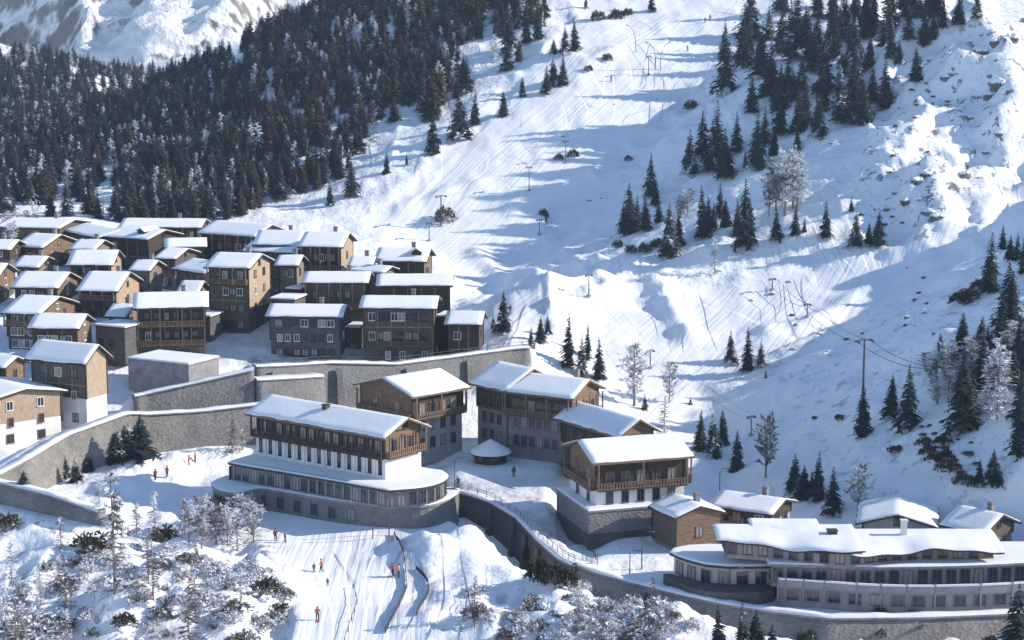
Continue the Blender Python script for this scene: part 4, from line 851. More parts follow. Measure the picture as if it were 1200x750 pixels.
def trunk_mesh(mat='bark', r=.017, h=.93, name='trunk'):
    return MB().tube([(0,0,-.06),(0,0,.02),(0,0,h*.5),(0,0,h)], [r*1.5,r,r*.6,r*.12], 6).mesh(name, mat)
CON = [conifer_mesh(i, tiers=random.choice((22,25,28)), spread=sp, fill=fi) for i, (sp, fi) in enumerate(((.215,1.2),(.25,1.2),(.20,1.2),(.235,1.1),(.185,1.2),(.26,1.25)))] + [conifer_mesh(31, 24, .24, 1.3, .05, blunt=.55), conifer_mesh(32, 22, .27, 1.2, .05, blunt=.62)]
CONB = []
for m_ in (CON[0], CON[6], CON[7]):
    c_ = m_.copy(); c_.materials[0] = M['needles_sunlit_brown']; CONB.append(c_)
TRK = trunk_mesh()
def bare_mesh(seed, kind='round'):
    """leafless tree: forking limbs and a haze of rimed twigs, unit height"""
    r = random.Random(seed); limbs = MB(); V = []; F = []
    def twig(p, d, l, w):
        s = d.cross(Vector((r.uniform(-1,1), r.uniform(-1,1), r.uniform(-1,1)))).normalized()*w; n = len(V)
        V.extend((tuple(p-s), tuple(p+s), tuple(p+d*l))); F.append((n, n+1, n+2))
    def grow(p, d, l, rad, lev):
        q = p + d*l*.5 + Vector((r.uniform(-1,1), r.uniform(-1,1), 0))*l*.06; e = q + (d + Vector((0,0,.15))).normalized()*l*.5
        limbs.tube([p, q, e], [rad, rad*.75, rad*.5], 5 if lev < 2 else 3)
        for k in range(7 if lev >= 1 else 2):
            for _ in range(3):
                b = p + (e-p)*r.random(); dd = (d + Vector((r.uniform(-1,1), r.uniform(-1,1), r.uniform(-.6,1)))).normalized(); twig(b, dd, r.uniform(.03,.09), .006+.006*r.random())
        if lev < 4:
            for k in range(3 if lev else 5):
                t = r.uniform(.35, 1.0); b = p + (e-p)*t; a = r.uniform(0, 6.283); up = .55 if kind == 'round' else .25
                dd = (d*.55 + Vector((math.cos(a), math.sin(a), up*r.uniform(.3,1.4)))*.75).normalized(); grow(b, dd, l*r.uniform(.52,.72), rad*.5, lev+1)
    if kind == 'round':
        limbs.tube([(0,0,-.06),(0,0,.2),(.012,0,.5),(0,.008,.8),(.01,0,.97)], [.024,.018,.013,.007,.002], 6)
        for k in range(34):
            z = .16 + .78*k/34; a = k*2.4 + r.uniform(-.5,.5); l = .25*math.sin(math.pi*min(1, (z-.02)/.98))**.7*r.uniform(.7,1.15)+.02; d = Vector((math.cos(a), math.sin(a), r.uniform(.35,.9))).normalized(); p = Vector((0,0,z)); e = p + d*l; limbs.tube([p, p+d*l*.55+Vector((0,0,-.01)), e], [.007,.004,.0015], 4)
            for q in range(5):
                b = p + d*l*r.uniform(.25,1); dd = (d*.5 + Vector((r.uniform(-1,1), r.uniform(-1,1), r.uniform(-.2,.9)))).normalized(); l2 = l*r.uniform(.25,.5); limbs.tube([b, b+dd*l2], [.003,.001], 3)
                for w_ in range(11): twig(b + dd*l2*r.random(), (dd + Vector((r.uniform(-1,1), r.uniform(-1,1), r.uniform(-.8,.8)))).normalized(), r.uniform(.03,.075), .005+.006*r.random())
            for q in range(6): twig(p + d*l*r.random(), (d + Vector((r.uniform(-1,1), r.uniform(-1,1), r.uniform(-1,1)))).normalized(), r.uniform(.03,.07), .004+.004*r.random())
    else:                                          # slim larch: straight stem, short whorls
        limbs.tube([(0,0,-.06),(0,0,.5),(.01,0,1)], [.012,.008,.002], 6)
        for k in range(58):
            z = .04 + .94*k/58; a = r.uniform(0, 6.283); l = .17*(1-z)**.8*r.uniform(.6,1.2)+.02; d = Vector((math.cos(a), math.sin(a), r.uniform(-.3,.15))).normalized()
            limbs.tube([(0,0,z), tuple(Vector((0,0,z))+d*l)], [.004,.001], 3)
            for j in range(13):
                b = Vector((0,0,z)) + d*l*r.random(); dd = (d + Vector((r.uniform(-1,1), r.uniform(-1,1), r.uniform(-1.2,.5)))).normalized(); twig(b, dd, r.uniform(.025,.07), .006+.005*r.random())
    return limbs.mesh('trunk', 'bark_grey'), mesh_np('crown', np.array(V), np.array(F), 'frost_twigs')
BARE = [bare_mesh(i) for i in range(3)]; LARCH = [bare_mesh(20+i, 'slim') for i in range(3)]
def bush_mesh(seed, mat):
    r = random.Random(seed); V = []; F = []
    for k in range(520):
        a = r.uniform(0, 6.283); el = math.asin(r.random()**.8); rad = r.uniform(.45, 1)**.5*(.5+.14*math.sin(3*a+seed)); d = Vector((math.cos(a)*math.cos(el), math.sin(a)*math.cos(el), math.sin(el)*.9)); p = d*rad
        s = Vector((r.uniform(-1,1), r.uniform(-1,1), r.uniform(-1,1))).normalized()*.06; e = (d + Vector((r.uniform(-1,1), r.uniform(-1,1), r.uniform(-.3,1)))).normalized()*r.uniform(.06,.15); n = len(V)
        V.extend((tuple(p-s), tuple(p+s), tuple(p+e))); F.append((n, n+1, n+2))
    st = MB()
    for k in range(6):
        a = k*1.05; st.tube([(0,0,-.1), (.3*math.cos(a), .3*math.sin(a), .4)], [.03,.01], 4)
    return st.mesh('stem', 'bark_grey'), mesh_np('foliage', np.array(V), np.array(F), mat)
BUSH = [bush_mesh(i, 'scrub') for i in range(3)]; FBUSH = [bush_mesh(10+i, 'frost_twigs') for i in range(3)]
TREES = []
def where(label, u, v, h):                           # say which of a stand's trees it is: its size and what it stands next to
    a_, b_ = (10, 7.5) if 'wooded hill' in label else (12.5, 9.5); size = 'tall' if h > a_ else ('slight' if h < b_ else 'middling')
    if 'dense stand high' in label:
        w = 'on its piste side' if u < 885 else ('on its ridge side' if u > 990 else 'in its heart'); return f'{size} dark conifer in the dense high stand on the shaded slope, {w}'
    if 'edge of the wooded hill' in label:
        w = 'behind the longest back row house' if u < 250 else ('beyond the big orange gabled house' if u < 400 else 'along the upper piste'); return f'{size} {label.split()[0]} tree of the wood edge {w}'
    if label.startswith('low frosted bush on the front knoll'):
        w = 'beside the groomed piste' if u > 240 else ('under the tall frosted larches' if u > 110 else 'below the brown wall band'); return f"{'big' if h > 1.7 else 'small'} frosted bush of the front knoll {w}"
    if label.startswith('low frosted bush in the thicket'):
        w = 'close under the road wall' if u > 690 else 'beside the big snow heap'; return f"{'big' if h > 1.7 else 'small'} frosted bush of the ramp thicket {w}"
    if 'grove at the right picture edge' in label: return f"{'tall' if h > 9 else 'short'} conifer in the thick shaded grove {'nearest the tall pylon' if u < 1125 else 'climbing the flank away from the pylon'}"
    return label
def put_tree(kind, x, y, h, label, group, wide=1.0, cat='tree'):
    z = gz(x, y); r = random.Random(int(x*1000)+int(y*77)); rz = r.uniform(0, 6.283)
    nm, (tm, cm), names = {'conifer': ('conifer', (TRK, CON[r.choice((0,1,2,3,4,5,0,1,3,6))]), ('trunk','crown')), 'brown': ('conifer', (TRK, CONB[r.randrange(3)]), ('trunk','crown')), 'bare': ('bare_tree', BARE[r.randrange(3)], ('trunk','crown')),
        'larch': ('frosted_larch', LARCH[r.randrange(3)], ('trunk','crown')), 'bush': ('bush', BUSH[r.randrange(3)], ('stem','foliage')), 'frostbush': ('frosted_bush', FBUSH[r.randrange(3)], ('stem','foliage'))}[kind]
    u_, v_ = proj(x, y, z); lab2 = where(label, u_, v_, h); group = (group + ', ' + ' '.join(lab2.split()[-4:])) if (group and lab2 != label) else group
    t = thing(nm, lab2, cat, (x, y, z-.05), rz, group); t.scale = (h*wide, h*wide, h)
    link(names[0], tm, t); link(names[1], cm, t); TREES.append((x, y)); return t
def tree_px(kind, ub, vb, vt, label, group, wide=1.0, cat='tree'):
    p = hit(ub, min(vb, 790))
    if p is None: return
    f = p[1]*CP - (p[2]-CAM_Z)*SP; h = (vb-vt)*f/FPX*1.10
    return put_tree(kind, p[0], p[1], h, label, group, wide, cat)
def batch(kind, zoom, ox, oy, lst, label, group, wide=1.0, cat='tree'):
    for (a, b, t) in lst: tree_px(kind, ox+a/zoom, oy+b/zoom, oy+t/zoom, label, group, wide*random.uniform(.92,1.1), cat)
batch('conifer', 2.727, 760, 0, [(245,300,110),(305,215,60),(330,360,240),(390,310,150),(355,190,90),(425,170,20),(385,130,25),(465,110,15),(445,310,190),(525,230,90),(590,110,0),(565,305,135),(610,150,20),(660,210,65),(705,220,120),(610,390,220),(655,390,210),(685,395,270),(715,330,220),(755,350,200),(775,190,80),(800,210,130),(855,260,160),(880,150,20),(940,100,0),(990,80,-20),(1050,60,-30),(750,150,60),(540,170,40),(500,150,30),(570,190,80),(630,110,-10),(690,120,0),(720,90,-30),(780,90,-20),(820,60,-40),(860,60,-60),(900,50,-60),(660,70,-50),(590,60,-60),(540,60,-40),(700,50,-70),(830,130,20),(910,130,40)],
  'dark conifer in the dense stand high on the shaded piste side', 'conifers of the high stand beside the piste', 1.1)
batch('conifer', 2.727, 760, 0, [(130,560,430),(170,500,370),(220,540,345),(245,570,430),(280,490,370),(345,540,370),(310,540,480),(400,500,420),(420,430,290),(480,420,310),(475,490,400),(540,440,310),(500,400,260),(205,545,400),(370,470,350)],
  'dark conifer in the lower fringe of the high stand above the frosted shrubs', 'conifers fringing the high stand', 1.1)
batch('conifer', 3.75, 680, 160, [(310,265,90),(215,430,225),(285,420,260),(345,380,270),(395,530,310),(535,450,235),(615,360,215),(720,480,215),(585,400,300),(250,400,270),(190,420,300),(330,300,200),(560,420,270),(640,400,280),(690,440,290),(745,420,300),(430,480,340)], 'slender conifer of the small grove in the middle of the shaded slope', 'conifers of the mid slope grove', 1.05)
batch('conifer', 3.75, 680, 160, [(860,460,330),(945,440,310),(985,430,370),(1080,450,300)], 'short conifer at the foot of the big frosted tree on the mid slope', 'short conifers below the big frosted tree')
batch('bare', 3.75, 680, 160, [(900,350,85),(860,330,130),(935,320,90),(830,350,180),(890,300,110),(955,330,150)], 'big frosted bare tree in the pale clump at the edge of the mid slope grove', 'frosted trees of the pale clump', 1.1)
batch('bare', 3.75, 680, 160, [(470,350,240),(440,360,270)], 'rimed shrubby tree between the slender conifers of the mid slope grove', 'rimed trees in the mid slope grove', 1.4)
batch('larch', 3.75, 680, 160, [(590,610,450)], 'thin frosted larch standing alone below the mid slope grove', None)
batch('conifer', 3.947, 900, 230, [(385,75,10),(405,235,90),(465,215,125),(510,225,80)], 'small conifer standing just above the sunlit traverse', 'small conifers above the traverse', 1.15)
batch('conifer', 3.947, 900, 230, [(1025,450,195),(1085,250,140),(1120,290,190),(1175,360,200),(1150,300,180)], 'tall conifer beside the traverse where it leaves the picture', 'conifers at the traverse end', 1.1)
batch('conifer', 3.947, 900, 230, [(900,690,550),(985,710,575),(795,755,640)], 'conifer standing free above the thick shaded grove', 'free conifers above the shaded grove', 1.25)
batch('conifer', 3.127, 900, 380, [(345,410,230)], 'conifer at the foot of the tall lift pylon', None, 1.0)
batch('conifer', 3.127, 900, 380, [(450,340,195),(510,385,170)], 'one of two conifers side by side on the shaded flank near the pylon', 'pair of conifers near the pylon', 1.1)
batch('conifer', 3.127, 900, 380, [(710,390,140),(735,330,150),(775,260,120),(810,240,70),(850,240,80),(900,230,100),(920,480,280),(925,350,180),(930,200,40),(935,110,0),(780,95,-5)], 'conifer in the thick shaded grove at the right picture edge', 'conifers of the right edge grove', 1.1)
batch('larch', 3.127, 900, 380, [(840,350,70),(800,330,130),(865,300,110)], 'frosted larch in the thick shaded grove at the right edge', 'frosted larches of the right edge grove', 1.3)
batch('bare', 3.127, 900, 380, [(620,300,200),(660,290,190),(690,270,170)], 'frosted bare shrub tree at the left of the right edge grove', 'frosted shrub trees of the right grove', 1.6)
batch('conifer', 3.127, 900, 380, [(775,590,505),(825,610,490)], 'one of two small conifers on the snow above the right hand stone house', 'pair of conifers above the right houses', 1.15)
batch('conifer', 3.127, 900, 380, [(95,630,485),(130,640,525),(180,650,485),(235,700,535),(160,640,540)], 'conifer in the tight row behind the humped roof house', 'conifers behind the humped roof house', 1.15)
batch('bare', 3.127, 900, 380, [(330,690,530)], 'frosted bare tree beside the conifer row above the curved hotel', None, 1.3)
batch('bare', 3.409, 620, 340, [(420,465,235)], 'bare grey tree with tall trunk behind the middle chalets', None, 1.0)
batch('bare', 3.409, 620, 340, [(560,450,300)], 'pale bare tree with warm lit top beside the piste bottom', None, .9)
batch('bare', 3.409, 620, 340, [(945,750,520)], 'large frosted tree standing alone at the piste bottom', None, .85)
batch('larch', 3.409, 620, 340, [(540,585,430)], 'thin frosted larch behind the arched roof chalet', None)
batch('conifer', 3.409, 620, 340, [(160,310,100),(210,345,190),(235,280,145),(280,360,205),(45,205,110),(8,230,150)], 'conifer in the cluster behind the wide grey and timber chalet', 'conifers behind the wide chalet', 1.0)
batch('conifer', 3.409, 620, 340, [(805,290,170),(870,325,160),(925,310,205)], 'one of three conifers in a row on the sunlit lower piste', 'three conifers on the lower piste', 1.1)
batch('conifer', 3.409, 620, 340, [(685,640,490),(735,670,515),(775,620,490),(828,720,570)], 'conifer in the group beside the arched roof and plinth chalets', 'conifers beside the plinth chalet', 1.1)
batch('conifer', 3.409, 620, 340, [(462,480,420),(645,460,435),(945,355,320)], 'tiny conifer poking from the snow at the piste bottom', 'tiny conifers at the piste bottom', 1.3)
for u, b, t in ((842,770,714),(868,780,710),(886,772,720),(1190,790,690),(905,775,735)): tree_px('conifer', u, b, t, 'conifer growing below the low stone wall of the hotel road', 'conifers below the road wall', 1.2)
# forest edge beside the upper piste
batch('conifer', 3, 380, 0, [(20,725,630),(95,690,560),(220,610,545),(290,580,540),(380,540,395),(475,490,340),(530,440,330),(630,410,330),(695,340,280)], 'conifer standing out on the snow along the lower forest edge', 'outlying conifers of the forest edge', 1.15)
batch('conifer', 3, 380, 0, [(840,300,200),(780,330,240),(805,300,210),(880,180,75),(845,190,90),(805,190,140),(750,140,30),(710,150,50),(650,190,50),(920,30,-20),(1150,40,-30),(640,40,-20),(700,10,-60),(610,130,40),(680,100,30)], 'conifer in the loose clump where forest meets the upper piste', 'conifers of the upper piste clump', 1.15)
# village shrubs
for u, b, t in ((75,560,532),(88,566,538),(137,541,508),(150,538,500),(164,537,490),(28,580,560),(103,553,535)): tree_px('conifer', u, b, t, 'dark evergreen shrub at the foot of the long curving road wall', 'evergreen shrubs along the road wall', 1.9, 'shrub')
for u, b, t in ((272,534,496),(284,530,506)): tree_px('larch', u, b, t, 'frosted larch at the left end of the big hotel', 'frosted larches by the big hotel', 1.5)
batch('bush', 3, 380, 550, [(750,390,260),(800,400,280),(850,410,300),(730,340,250),(780,380,290)], 'olive shrub hanging over the foot of the ramp wall', 'olive shrubs by the ramp wall', .65, 'shrub')
for u, b, t in ((590,388,345),(642,392,372),(634,402,385),(578,386,370)): tree_px('conifer', u, b, t, 'snowy little conifer beside the small porch cottage', 'little conifers by the porch cottage', 1.2)
scatter_later = [(8,268,248),(20,275,250),(32,262,248),(14,285,262),(40,268,252)]
for u, b, t in scatter_later: tree_px('bare', u, b, t, 'white frosted tree behind the left back corner of the village', 'frosted trees behind the village', 1.5)
# foreground frost
batch('larch', 3, 0, 550, [(405,445,35),(545,250,85),(350,150,40),(690,385,265),(140,455,335),(235,505,310),(540,460,250)], 'tall frosted larch on the snowy knoll before the piste', 'frosted larches of the front knoll', 1.1)
batch('bare', 3, 0, 550, [(715,255,105),(760,265,140),(665,255,120),(800,270,170)], 'frosted bare tree in the clump left of the lower piste', 'frosted trees of the knoll clump', 1.2)
batch('larch', 3, 0, 550, [(665,650,430),(235,640,500),(20,620,420),(60,660,470)], 'short frosted larch at the bottom of the front knoll', 'short larches at the knoll bottom', 1.4)
batch('bush', 3, 0, 550, [(320,290,180),(440,545,470),(940,445,360),(570,255,170),(15,210,120),(985,505,450)], 'dark scrubby bush on the front knoll', 'dark bushes of the front knoll', 1.1, 'shrub')
batch('frostbush', 3, 0, 550, [(870,350,300),(910,380,320),(960,420,360),(800,400,340),(740,480,420),(830,500,440),(780,530,470),(680,470,420),(600,470,420),(920,560,490),(860,620,550),(480,420,380),(560,350,290),(340,330,270),(290,340,290),(470,280,250),(690,330,280),(40,560,440),(90,590,470),(130,600,500),(30,610,500),(180,570,480),(110,640,540),(60,520,430),(230,430,350),(1000,450,400),(980,540,480)], 'low frosted bush on the front knoll', 'frosted bushes of the front knoll', 1.5, 'shrub')
batch('frostbush', 3, 380, 550, [(880,560,490),(940,540,460),(1000,580,500),(1060,560,480),(1120,540,440),(1160,600,500),(1080,620,540),(960,620,550),(830,600,530),(760,560,510),(700,590,530),(640,600,540),(900,480,430),(1180,500,420),(1020,490,440),(770,620,570),(690,520,480),(540,520,450),(530,440,390),(1140,470,410)], 'low frosted bush in the thicket below the ramp', 'frosted bushes of the ramp thicket', 1.5, 'shrub')
batch('larch', 3, 380, 550, [(1090,640,480),(1150,560,390),(530,540,390),(890,600,480),(1010,640,520)], 'thin frosted larch in the thicket below the ramp', 'frosted larches of the ramp thicket', 1.1)
batch('bush', 2.609, 740, 540, [(760,470,430),(860,475,445),(875,545,500),(760,545,505),(540,550,490),(60,450,390),(1100,560,520)], 'snow dusted bush along the low hotel road wall', 'bushes along the hotel road', 1.2, 'shrub')
for u, b, t in ((1105,545,520),(1115,555,533),(1090,535,515),(1130,568,548),(1142,575,560),(1050,530,516),(985,492,482),(1085,522,506),(1105,520,504),(955,492,486),(1170,410,380),(1150,340,320),(1125,355,335),(1135,350,330)): tree_px('bush', u, b, t, 'dark low bush dotting the shaded flank', 'dark bushes of the shaded flank', 1.3, 'shrub')
for u, b, t in ((736,188,178),(725,290,275),(740,296,280),(755,296,278),(770,290,272),(810,128,110),(672,185,170),(655,188,176),(700,24,5),(722,22,2),(735,18,4),(690,84,72),(712,72,58),(520,260,232),(640,255,246),(637,252,240)): tree_px('bush', u, b, t, 'small dark bush on the open ski slope', 'small bushes on the ski slope', .8, 'shrub')
def scatter(n, poly, kind, hr, label, group, wide=1.0, cat='tree', mind=2.0):
    P_ = np.array(poly); k = 0; tries = 0
    while k < n and tries < n*30:
        tries += 1; u = random.uniform(P_[:,0].min(), P_[:,0].max()); v = random.uniform(P_[:,1].min(), P_[:,1].max())
        if not inpoly(u, v, poly): continue
        p = hit(u, v)
        if p is None or any((p[0]-a)**2+(p[1]-b)**2 < mind*mind for a, b in TREES): continue
        put_tree(kind, p[0], p[1], random.uniform(*hr), label, group, wide*random.uniform(.85,1.2), cat); k += 1
scatter(20, [(845,70),(900,10),(1000,2),(1120,2),(1080,60),(1000,110),(900,120)], 'conifer', (11,17), 'dark conifer in the dense stand high on the shaded piste side', 'conifers of the high stand beside the piste', 1.1)
scatter(5, [(880,130),(960,90),(1060,80),(1010,130),(940,170)], 'conifer', (10,15), 'dark conifer in the dense stand high on the shaded piste side', 'conifers of the high stand beside the piste', 1.1)
scatter(26, [(0,690),(60,660),(120,640),(200,640),(290,660),(335,700),(325,748),(0,748)], 'frostbush', (.9,2.4), 'low frosted bush on the front knoll', 'frosted bushes of the front knoll', 1.3, 'shrub', 1.2)
scatter(12, [(0,640),(200,610),(290,640),(320,740),(0,745)], 'larch', (3.5,7), 'tall frosted larch on the snowy knoll before the piste', 'frosted larches of the front knoll', 1.3, 'tree', 2)
scatter(10, [(210,610),(290,600),(310,640),(220,650)], 'bare', (3,5.5), 'frosted bare tree in the clump left of the lower piste', 'frosted trees of the knoll clump', 1.3, 'tree', 1.5)
scatter(20, [(620,700),(700,688),(800,720),(840,748),(600,748)], 'frostbush', (.9,2.2), 'low frosted bush in the thicket below the ramp', 'frosted bushes of the ramp thicket', 1.4, 'shrub', 1.2)
scatter(8, [(1090,410),(1200,370),(1200,470),(1120,480)], 'conifer', (6,11), 'conifer in the thick shaded grove at the right picture edge', 'conifers of the right edge grove', 1.1)
scatter(14, [(1080,430),(1200,400),(1200,450),(1100,470)], 'bare', (3,6), 'frosted bare shrub tree at the left of the right edge grove', 'frosted shrub trees of the right grove', 1.5)
scatter(24, [(1070,500),(1120,490),(1180,580),(1140,590)], 'bush', (.5,1.2), 'dark low bush dotting the shaded flank', 'dark bushes of the shaded flank', 1.4, 'shrub')
scatter(16, [(1000,100),(1100,100),(1100,280),(1000,280)], 'bush', (.4,1.0), 'low dark bush among the boulders of the ridge', 'bushes of the ridge', 1.4, 'shrub')
scatter(14, [(900,330),(1100,300),(1100,400),(950,420)], 'bush', (.3,.8), 'tiny dark bush at the rim of the traverse', 'tiny bushes of the traverse', 1.4, 'shrub')
# the wooded hill: nearest 210 as trees of their own, the rest as one wood
WOOD = [[(0,300),(0,38),(60,50),(150,78),(172,92),(230,45),(300,5),(345,-60),(640,-60),(640,20),(620,70),(560,100),(520,135),(470,165),(420,200),(370,222),(300,245),(255,262),(160,262),(60,268),(0,270)]]
GLADE = [[(60,215),(140,190),(150,250),(60,262)],[(0,235),(60,240),(50,275),(0,300)],[(330,205),(345,185),(400,170),(395,195)],[(430,180),(480,140),(530,125),(520,140),(450,185)],[(540,60),(600,40),(640,50),(560,105)],[(255,68),(285,60),(300,75),(270,85)]]
pts = []
yy = 470.0
while yy < 1000:
    st = 3.5 + (yy-470)*.005
    for xx in np.arange(-340, 60, st): pts.append((xx + random.uniform(-.45,.45)*st, yy + random.uniform(-.45,.45)*st))
    yy += st
pts = np.array(pts); pz = gzv(pts[:,0], pts[:,1]); pu, pv = proj(pts[:,0], pts[:,1], pz)
keep = np.zeros(len(pts), bool)
for w in WOOD: keep |= inpoly(pu, pv, w) | ((pu < 0) & (pu > -260) & (pv < 250) & (pv > 0))
# beyond the crest, hidden ground is still wooded where it can be seen from a step aside
for g_ in GLADE: keep &= ~(inpoly(pu, pv, g_) & (rng.random(len(pts)) < .8))
dens = fbm(pts[:,0]/35, pts[:,1]/35, 3); keep &= (rng.random(len(pts)) < np.clip(.95+dens*1.3, .25, 1))
keep &= np.array([all((a-b0)**2+(c-b1)**2 > 6 for b0, b1 in TREES) for a, c in pts]) if len(pts) < 20000 else keep
pts = pts[keep]; pz = pz[keep]; pu = pu[keep]; pv = pv[keep]
order = np.argsort(pts[:,1]); vis = [i for i in order if -5 < pu[i] < 1200 and pv[i] > 0][:150]
hs = rng.uniform(5.5, 10.5, len(pts))*(1+.12*fbm(pts[:,0]/20, pts[:,1]/20, 2))
for i in vis:
    k = random.random(); put_tree('brown' if k < .2 else ('larch' if k > .9 else 'conifer'), pts[i,0], pts[i,1], hs[i], ('brownish' if k < .2 else ('rimed' if k > .9 else 'dark')) + ' tree along the lower edge of the wooded hill', ('brownish' if k < .2 else ('rimed' if k > .9 else 'dark')) + ' trees of the wood edge', 1.1)
rest = np.array(sorted(set(range(len(pts)))-set(vis)))
wm = bpy.data.meshes.new('forest'); wm.vertices.add(len(rest)); wm.vertices.foreach_set('co', np.c_[pts[rest], pz[rest]-.1].astype(np.float32).ravel())
for nme, arr in (('size', hs[rest]), ('turn', rng.uniform(0, 6.283, len(rest))), ('kind_id', np.where(rng.random(len(rest)) < np.where(pu[rest] > 300, .42, .10), 3+rng.integers(0, 2, len(rest)), np.where(rng.random(len(rest)) < .12, 5, rng.integers(0, 3, len(rest)))))):  # brown crowns commoner toward the right, painting the sunlit part of the wood
    a = wm.attributes.new(nme, 'FLOAT', 'POINT'); a.data.foreach_set('value', arr.astype(np.float32))
wo = link('forest', wm); wo['kind'] = 'stuff'; tag(wo, 'dense dark conifer wood covering the hill behind the village', 'forest')
ng = bpy.data.node_groups.new('forest', 'GeometryNodeTree'); ng.interface.new_socket('Geometry', in_out='INPUT', socket_type='NodeSocketGeometry'); ng.interface.new_socket('Geometry', in_out='OUTPUT', socket_type='NodeSocketGeometry')
gi = ng.nodes.new('NodeGroupInput'); go = ng.nodes.new('NodeGroupOutput'); jn = ng.nodes.new('GeometryNodeJoinGeometry')
def attr(nm):
    n = ng.nodes.new('GeometryNodeInputNamedAttribute'); n.data_type = 'FLOAT'; n.inputs['Name'].default_value = nm; return n.outputs[0]
sz, tn, kd = attr('size'), attr('turn'), attr('kind_id'); cx = ng.nodes.new('ShaderNodeCombineXYZ'); ng.links.new(tn, cx.inputs[2])
sc3 = ng.nodes.new('ShaderNodeCombineXYZ'); mw = ng.nodes.new('ShaderNodeMath'); mw.operation = 'MULTIPLY'; mw.inputs[1].default_value = 1.3; ng.links.new(sz, mw.inputs[0])
ng.links.new(mw.outputs[0], sc3.inputs[0]); ng.links.new(mw.outputs[0], sc3.inputs[1]); ng.links.new(sz, sc3.inputs[2])
def source(me): # a standing tree whose crown has this mesh
    for ob in bpy.data.objects:
        if ob.data is me and ob.name.startswith('crown'): return ob
for i, me in enumerate([CON[0], CON[1], CON[6], CONB[1], CONB[2], LARCH[0][1]]):
    so = source(me)
    if so is None: continue
    oi = ng.nodes.new('GeometryNodeObjectInfo'); oi.inputs['Object'].default_value = so; oi.transform_space = 'ORIGINAL'
    cmp = ng.nodes.new('FunctionNodeCompare'); cmp.data_type = 'FLOAT'; cmp.operation = 'EQUAL'; cmp.inputs['B'].default_value = float(i); cmp.inputs['Epsilon'].default_value = .1; ng.links.new(kd, cmp.inputs['A'])
    ip = ng.nodes.new('GeometryNodeInstanceOnPoints'); ng.links.new(gi.outputs[0], ip.inputs['Points']); ng.links.new(cmp.outputs[0], ip.inputs['Selection']); ng.links.new(oi.outputs['Geometry'], ip.inputs['Instance'])
    ng.links.new(cx.outputs[0], ip.inputs['Rotation']); ng.links.new(sc3.outputs[0], ip.inputs['Scale']); ng.links.new(ip.outputs[0], jn.inputs[0])
ng.links.new(jn.outputs[0], go.inputs[0]); md = wo.modifiers.new('wood', 'NODES'); md.node_group = ng
print('FOREST', len(rest), 'TREES', len(TREES))
# ------------------------------------------------------------------ people
def body_mesh(pose):
    J = {'pelvis':(0,0,.95),'waist':(0,0,1.1),'chest':(0,.01,1.32),'neck':(0,.0,1.5),'head':(0,-.02,1.62),'crown':(0,-.01,1.74)}
    lean = {'stand':0,'walk':.06,'ski':.16}[pose]
    for k in ('waist','chest','neck','head','crown'): x, y, z = J[k]; J[k] = (x, y-lean*(z-.95)*1.6, z-(.06 if pose == 'ski' else 0))
    cz = J['chest'][2]; cy = J['chest'][1]
    for s, n in ((-1,'l'),(1,'r')):
        sw = {'stand':0,'walk':.22*s,'ski':0}[pose]; kn = .16 if pose == 'ski' else .03
        J[n+'hip'] = (s*.1,0,.92); J[n+'knee'] = (s*.12,-kn-max(0,-sw)*.6,.50); J[n+'ankle'] = (s*.13,.02-(-sw)*.9,.10+max(0,sw)*.2); J[n+'toe'] = (s*.14,-.15+sw*.9,.05+max(0,sw)*.1)
        J[n+'sh'] = (s*.19,cy,cz+.08); J[n+'el'] = (s*.30,cy+.04-(.18 if pose == 'ski' else 0)+sw*.4,cz-.16); J[n+'wr'] = (s*.29,cy-.10-(.25 if pose == 'ski' else 0)+sw*.7,cz-.38+(.2 if pose == 'ski' else 0)); J[n+'ha'] = (s*.28,cy-.17-(.28 if pose == 'ski' else 0)+sw*.8,cz-.46+(.24 if pose == 'ski' else 0))
    names = list(J); E = [('pelvis','waist'),('waist','chest'),('chest','neck'),('neck','head'),('head','crown')]
    for n in 'lr': E += [('pelvis',n+'hip'),(n+'hip',n+'knee'),(n+'knee',n+'ankle'),(n+'ankle',n+'toe'),('chest',n+'sh'),(n+'sh',n+'el'),(n+'el',n+'wr'),(n+'wr',n+'ha')]
    rad = dict(pelvis=.16,waist=.155,chest=.18,neck=.07,head=.105,crown=.075)
    for n in 'lr': rad.update({n+'hip':.12,n+'knee':.085,n+'ankle':.07,n+'toe':.05,n+'sh':.09,n+'el':.07,n+'wr':.055,n+'ha':.05})
    me = bpy.data.meshes.new('sk'); me.from_pydata([J[n] for n in names], [(names.index(a), names.index(b)) for a, b in E], []); ob = bpy.data.objects.new('sk', me); col.objects.link(ob)
    md = ob.modifiers.new('skin', 'SKIN'); md.use_smooth_shade = True
    for i, n in enumerate(names): me.skin_vertices[0].data[i].radius = (rad[n], rad[n]); me.skin_vertices[0].data[i].use_root = n == 'pelvis'
    ob.modifiers.new('sub', 'SUBSURF').levels = 1; bpy.context.view_layer.update(); dg = bpy.context.evaluated_depsgraph_get(); out = bpy.data.meshes.new_from_object(ob.evaluated_get(dg)); bpy.data.objects.remove(ob); return out
BODY = {p: body_mesh(p) for p in ('stand','walk','ski')}
